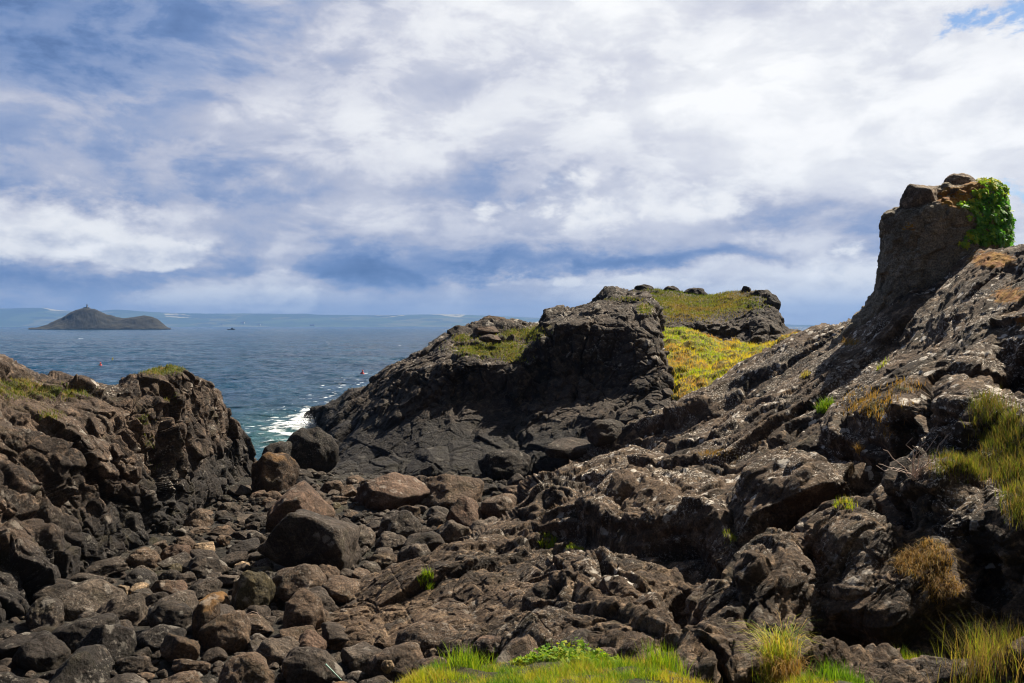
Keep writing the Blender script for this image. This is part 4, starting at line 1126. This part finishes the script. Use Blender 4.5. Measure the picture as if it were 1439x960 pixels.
# right slope
P = pick(SLOPE, px_mask(SLOPE.reshape(-1, 3), [(1230, 572, 44, 20), (1275, 545, 26, 8), (1240, 600, 14, 20), (1200, 630, 8, 6), (1010, 640, 30, 5), (1195, 482, 16, 4)]) * (SLOPE_NZ > .05), 7000, 9)
tag(blades('grass', P, .09, .009, M['gold'], .9, 10, (.1, .9), 2), 'sparse ochre grass on the upper part of the rock slope', 'grass', kind='stuff')
P = pick(SLOPE, px_mask(SLOPE.reshape(-1, 3), [(1410, 610, 40, 30), (1425, 650, 40, 34), (1365, 660, 50, 16), (1390, 575, 26, 16), (1440, 710, 30, 30)]) * (SLOPE_NZ > -.1), 15000, 11)
tag(blades('grass', P, .12, .006, M['shoregrass'], .9, 12, (.1, 1), 3), 'long yellow green grass in the hollow at the right edge', 'grass', kind='stuff')

def tuft(px, py, G, NZ, n, spread, h, w, mat, tint, label, lean=.8, seed=0, droop=0., name='grass_tuft'):
    x, y, D = proj(G.reshape(-1, 3)); vis = (x - px) ** 2 + (y - py) ** 2 < 64
    if not vis.any(): vis = (x - px) ** 2 + (y - py) ** 2 < 400
    k = np.where(vis)[0]; c = G.reshape(-1, 3)[k[np.argmin(D[k])]]
    rg = np.random.default_rng(seed)
    d2 = ((G.reshape(-1, 3) - c) ** 2).sum(1); ids = np.where((d2 < spread ** 2) & (NZ > -.2))[0]
    P = G.reshape(-1, 3)[rg.choice(ids, n)] + rg.normal(0, .012, (n, 3)) if len(ids) else c + rg.normal(0, spread / 2, (n, 3))
    o = blades(name, P - np.array([0, 0, .02]), h, w, mat, lean, seed, tint, 3, droop=droop)
    return tag(o, label, 'grass tuft', 'grass tufts on the rocks')
S = (SLOPE, SLOPE_NZ)
tuft(606, 812, *S, 260, .13, .12, .010, M['grass'], (.1, .5), 'small lime green tuft alone on the low slab', .9, 20)
tuft(772, 756, *S, 300, .16, .10, .010, M['grass'], (.1, .6), 'green tuft on the ledge above the low slab', .9, 21)
tuft(806, 762, *S, 220, .15, .08, .010, M['grass'], (.1, .7), 'flatter green tuft just right of the ledge tuft', .9, 22)
tuft(1156, 566, *S, 420, .19, .16, .012, M['grass'], (.0, .45), 'bright green clump beside the ochre patch high on the slope', .9, 23)
tuft(1128, 520, *S, 120, .14, .10, .010, M['grass'], (.5, .9), 'pale tuft below the crest of the slope', .9, 24)
tuft(1235, 508, *S, 120, .16, .10, .010, M['grass'], (.3, .7), 'dull green tuft below the rock stack', .9, 25)
tuft(1020, 750, *S, 90, .12, .08, .008, M['grass'], (.3, .7), 'thin green tuft above the dark hollow of the slope', .9, 26)
tuft(1190, 700, *S, 160, .14, .10, .008, M['grass'], (.2, .9), 'drab tuft on the ledge under the dark cave', .9, 27)
tuft(1296, 780, *S, 1500, .26, .16, .006, M['gold'], (.1, .95), 'large golden dry clump hanging on the near rock', 1.3, 28, droop=.8)
tuft(1325, 820, *S, 700, .16, .14, .006, M['gold'], (.2, 1), 'smaller golden clump below the large one', 1.3, 29, droop=.9)
tuft(1200, 632, *S, 120, .08, .10, .007, M['gold'], (.3, .9), 'tiny straw coloured tuft at the left of the cave', 1.0, 30)

# foreground bank grass
def bank_points(n, seed, cond):
    rg = np.random.default_rng(seed); D = rg.uniform(4.6, 9.2, n); X = rg.uniform(-2.6, 6.5, n)
    z = bank_z(X, D); P = np.stack([X, D, z], 1); x, y, _ = proj(P)
    return P[cond(x, y, P) & (x > -30 + 560 - 40) & (x < 1520)]
dens = lambda P: fbm(P, 1.9, 4, .6, 15)
P = bank_points(230000, 40, lambda x, y, P: (y > 900) & (P[:, 0] > -1.15 - .25 * (P[:, 1] < 7)) & (dens(P) + .12 * sstep(P[:, 1], 8.5, 6) > -.10))
gap = 1 - np.exp(-((P[:, 0] - 1.84) / .34) ** 2) - np.exp(-((P[:, 0] - 3.05) / .34) ** 2)
P = P[np.random.default_rng(5).uniform(0, 1, len(P)) < gap]
tag(blades('grass', P - np.array([0, 0, .02]), (.045 + .16 * np.clip(dens(P) + .05, 0, .7)) * (.5 + .5 * sstep(P[:, 0], -1.4, -.5)), .0055, M['grass'], .95, 41, (.02, .72), 3, tint_noise=np.clip(.5 + 1.3 * fbm(P, 1.6, 4, .6, 16), 0, 1)), 'bright lime grass along the near bank', 'grass', kind='stuff')
def bank_tuft(px, py, D, n, spread, h, w, mat, tint, label, lean=.6, seed=0, droop=0.):
    rg = np.random.default_rng(seed); X = (px - 719.5) / F * D
    P = np.stack([X + rg.normal(0, spread, n), D + rg.normal(0, spread, n), np.zeros(n)], 1); P[:, 2] = bank_z(P[:, 0], P[:, 1]) - .02
    o = blades('grass_tuft', P, h, w, mat, lean, seed, tint, 4, droop=droop); return tag(o, label, 'grass tuft', 'tall tufts on the near bank')
bank_tuft(1095, 940, 7.4, 420, .07, .62, .007, M['grass'], (.25, .95), 'tall drooping tuft with a straw skirt, standing on the near bank', .75, 50, .5)
bank_tuft(1105, 948, 7.2, 260, .06, .40, .007, M['gold'], (.2, .9), 'straw coloured clump at the foot of the tall drooping tuft', .9, 51, .7)
bank_tuft(1400, 955, 6.6, 520, .15, .50, .006, M['shoregrass'], (.45, 1), 'tall dry grass clump in the bottom right corner', .6, 52, .1)
bank_tuft(1425, 950, 6.9, 420, .2, .42, .006, M['grass'], (.15, .8), 'green blades mixed into the dry clump at the bottom right', .5, 53)
bank_tuft(935, 945, 7.4, 320, .10, .24, .007, M['grass'], (.05, .6), 'upright green tuft near the middle of the near bank', .5, 54)
bank_tuft(655, 955, 7.6, 320, .10, .20, .008, M['grass'], (.1, .5), 'bright tuft at the left end of the near bank beside the large smooth boulder', .7, 55)
bank_tuft(1190, 960, 6.7, 600, .11, .17, .006, M['grass'], (.0, .35), 'dense rounded emerald tuft right of the drooping tuft', .7, 56)

# ivy on the stack
def leaf(n):
    """five-pointed ivy leaf outline, unit size, in its own plane"""
    return np.array([[0, 0, 0], [.28, -.12, .03], [.5, .15, .0], [.27, .32, .04], [.42, .62, 0], [.14, .60, .05], [0, 1.0, .02], [-.14, .60, .05], [-.42, .62, 0], [-.27, .32, .04], [-.5, .15, 0], [-.28, -.12, .03], [0, .35, .06]])
def make_ivy():
    rg = np.random.default_rng(60)
    x, y, D = proj(STACK.reshape(-1, 3)); N = STACK_N.reshape(-1, 3)
    edge = 1366 + 11 * np.sin(y / 8.) + 8 * np.sin(y / 3.1) + np.clip((y - 300) * -.1, -3, 3)
    mask = sstep(x, edge - 8, edge + 6) * (y < 342) * (y > 250)
    A = np.linalg.norm(np.cross(np.gradient(STACK, axis=0), np.gradient(STACK, axis=1)), axis=-1).ravel()
    p = A * mask; p /= p.sum(); n = 2600; i = rg.choice(len(p), n, p=p)
    L = leaf(1); sz = rg.uniform(.08, .17, n)
    Nn = N[i] + rg.normal(0, .5, (n, 3)); Nn /= np.linalg.norm(Nn, axis=1, keepdims=True)
    dn = np.array([0, 0, -1.]) + rg.normal(0, .4, (n, 3)); dn -= (dn * Nn).sum(1)[:, None] * Nn; dn /= np.linalg.norm(dn, axis=1, keepdims=True)
    sd = np.cross(dn, Nn)
    base = STACK.reshape(-1, 3)[i] + N[i] * (.015 + .05 * rg.uniform(0, 1, n) * np.clip(fbm(STACK.reshape(-1, 3)[i], 2, 2, .5, 3) + .7, 0, 1.4))[:, None]
    V = base[:, None] + sz[:, None, None] * (L[None, :, 0:1] * sd[:, None] + L[None, :, 1:2] * dn[:, None] + L[None, :, 2:3] * Nn[:, None] * 1.5)
    k = len(L); ring_ = np.arange(12); tri = np.stack([np.full(12, 12), ring_, np.roll(ring_, -1)], 1)
    f = (np.arange(n)[:, None, None] * k + tri[None]).reshape(-1, 3)
    hz = (STACK.reshape(-1, 3)[i, 2]); tv = .22 + .5 * rg.uniform(0, 1, n) + .22 * sstep(x[i], 1385, 1362) + .30 * sstep(y[i], 295, 258)
    o = mesh('ivy', V.reshape(-1, 3), [f], M['ivy'], False, {'tint': np.repeat(np.clip(tv, 0, 1), k)})
    tag(o, 'green ivy mantle clinging to the right side of the rock stack', 'ivy')
make_ivy()

# leafy herb on the near bank
def make_herb(px, py, D, label, n=900, rad=.3, seed=61):
    rg = np.random.default_rng(seed); X = (px - 719.5) / F * D
    th = rg.uniform(0, 6.28, n); rr = rad * np.sqrt(rg.uniform(0, 1, n)); P = np.stack([X + rr * np.cos(th) * 1.3, D + rr * np.sin(th), 0 * th], 1)
    P[:, 2] = bank_z(P[:, 0], P[:, 1]) + .03 + (.10 + .10 * np.sin(P[:, 0] * 17) * np.sin(P[:, 1] * 13 + 1)) * (1 - (rr / rad) ** 2) * rg.uniform(.2, 1.2, n)
    L = leaf(1); sz = rg.uniform(.025, .055, n)
    Nn = np.array([0, 0, 1.]) + rg.normal(0, .5, (n, 3)); Nn /= np.linalg.norm(Nn, axis=1, keepdims=True)
    dn = rg.normal(0, 1, (n, 3)); dn -= (dn * Nn).sum(1)[:, None] * Nn; dn /= np.linalg.norm(dn, axis=1, keepdims=True); sd = np.cross(dn, Nn)
    V = P[:, None] + sz[:, None, None] * (L[None, :, 0:1] * sd[:, None] + L[None, :, 1:2] * dn[:, None] + L[None, :, 2:3] * Nn[:, None])
    k = len(L); r_ = np.arange(12); tri = np.stack([np.full(12, 12), r_, np.roll(r_, -1)], 1)
    e = empty('leafy_plant', (X, D, float(bank_z(np.array([X]), np.array([D]))[0])), label, 'plant')
    o = mesh('foliage', V.reshape(-1, 3) - np.array(e.location), [(np.arange(n)[:, None, None] * k + tri[None]).reshape(-1, 3)], M['grass'], False, {'tint': np.repeat(rg.uniform(.0, .6, n), k)}, parent=e)
    m = 40; a = rg.uniform(0, 6.28, m); q = np.stack([.2 * np.cos(a) * rg.uniform(0, 1, m), .2 * np.sin(a) * rg.uniform(0, 1, m), np.full(m, -.03)], 1)
    s = blades('stem', q, .22, .008, M['grass'], .5, seed, (.1, .5), 3); s.parent = e
make_herb(800, 925, 8.0, 'leafy bright green plant in front of the dark flat boulder', 1500, .42)

# dry twigs on the slope
def tube(pts, r0, r1, n=6):
    pts = np.asarray(pts, float); V = []
    for k, p in enumerate(pts):
        t = pts[min(k + 1, len(pts) - 1)] - pts[max(k - 1, 0)]; t /= np.linalg.norm(t) + 1e-9
        a = np.cross(t, [0.3, 1, .2]); a /= np.linalg.norm(a); b = np.cross(t, a); r = r0 + (r1 - r0) * k / (len(pts) - 1)
        V.append([p + r * (math.cos(q) * a + math.sin(q) * b) for q in np.linspace(0, 6.283, n, endpoint=False)])
    V = np.array(V).reshape(-1, 3); idx = np.arange(len(pts) * n).reshape(-1, n); nx = np.roll(idx, -1, 1)
    return V, np.stack([idx[:-1], nx[:-1], nx[1:], idx[1:]], -1).reshape(-1, 4)
M['twig'] = plain('bleached_twig', (.48, .36, .30), .7)
def make_twigs():
    x, y, D = proj(SLOPE.reshape(-1, 3)); k = np.where((x - 1272) ** 2 + (y - 664) ** 2 < 80)[0]; c = SLOPE.reshape(-1, 3)[k[np.argmin(D[k])]]
    e = empty('dry_twigs', c, 'bare reddish twigs fanning out of the slope right of the dark cave', 'twigs')
    rg = np.random.default_rng(62)
    for s in range(14):
        dx = rg.uniform(-.55, .3); hh = rg.uniform(.25, .6)
        pts = [np.array([dx * t + .03 * rg.normal(), -.12 - .15 * t + .02 * rg.normal(), hh * t - .1 * t * t + .02 * rg.normal()]) for t in np.linspace(0, 1, 7)]
        V, f = tube(pts, .006, .003); mesh('stem', V, [f], M['twig'], parent=e)
make_twigs()
def make_stalk(px, py, D, pts, r, mat, label, name='dry_stalk'):
    c = unproj(px, py, D); P = [c + np.array(p) for p in pts]; V, f = tube(P, r, r * .6); o = mesh(name, V, [f], mat)
    tag(o, label, 'stalk')
make_stalk(346, 872, 12.7, [(-.10, 0, .06), (-.07, 0, -.06), (.0, -.02, -.16), (.04, -.03, -.2)], .006, M['twig'], 'thin pale stalk hanging over the big round brown boulder')
make_stalk(352, 866, 12.7, [(-.05, 0, .03), (.03, 0, .07), (.10, 0, .05), (.16, 0, -.04)], .006, M['twig'], 'thin pale stalk arching over the top of the big round brown boulder')
make_stalk(400, 915, 11.3, [(-.1, 0, .06), (-.03, -.02, .0), (.05, -.03, -.03), (.16, -.04, -.09)], .006, M['twig'], 'bleached twig among the nearest stones left of the pinkish boulder')
M['teal_plastic'] = plain('teal_plastic', (.30, .50, .42), .4)
make_stalk(468, 944, 10.2, [(-.09, 0, .09), (-.03, 0, .03), (.03, 0, -.03), (.10, 0, -.10)], .012, M['teal_plastic'], 'pale teal plastic strip lying among the nearest stones', 'plastic_strip')

# spray of the breaking wave
def make_spray():
    rg = np.random.default_rng(63); c = unproj(440, 590, 44.5); bm = bmesh.new(); bmesh.ops.create_icosphere(bm, subdivisions=1, radius=1)
    V = np.array([v.co[:] for v in bm.verts]); f = np.array([[v.index for v in q.verts] for q in bm.faces]); bm.free()
    n = 1500; P = np.stack([rg.normal(-.1, .38, n), rg.normal(0, .4, n), np.abs(rg.normal(0, .32, n)) * np.clip(1.2 - np.abs(rg.normal(0, .4, n)), .2, 1.2)], 1) + np.array([c[0], c[1], .05])
    r = rg.uniform(.008, .035, n) * rg.uniform(.5, 1.3, n)
    W = P[:, None] + V[None] * r[:, None, None]
    o = mesh('sea_spray', W.reshape(-1, 3), [(np.arange(n)[:, None, None] * len(V) + f[None]).reshape(-1, 3)], plain('white_spray', (.8, .83, .85), .5))
    tag(o, 'white spray where a wave breaks on the headland tip', 'spray', kind='stuff')
make_spray()

# ------------------------------------------------------------------ air
def make_haze():
    V, f = box(22000, 10300, 240, (0, 4650, -8))
    m = bpy.data.materials.new('sea_haze'); m.use_nodes = True; T = NT(m.node_tree); T.n.remove(T.n['Principled BSDF'])
    v = T.new('ShaderNodeVolumePrincipled'); v.inputs['Color'].default_value = (.15, .31, .66, 1); v.inputs['Density'].default_value = 1.35e-4; v.inputs['Anisotropy'].default_value = 0.1
    T.l.new(v.outputs[0], T.n['Material Output'].inputs['Volume'])
    m.cycles.homogeneous_volume = True
    o = mesh('haze', V, [f], m, False); tag(o, 'thin blue sea haze over the water', 'haze', kind='stuff')
make_haze()
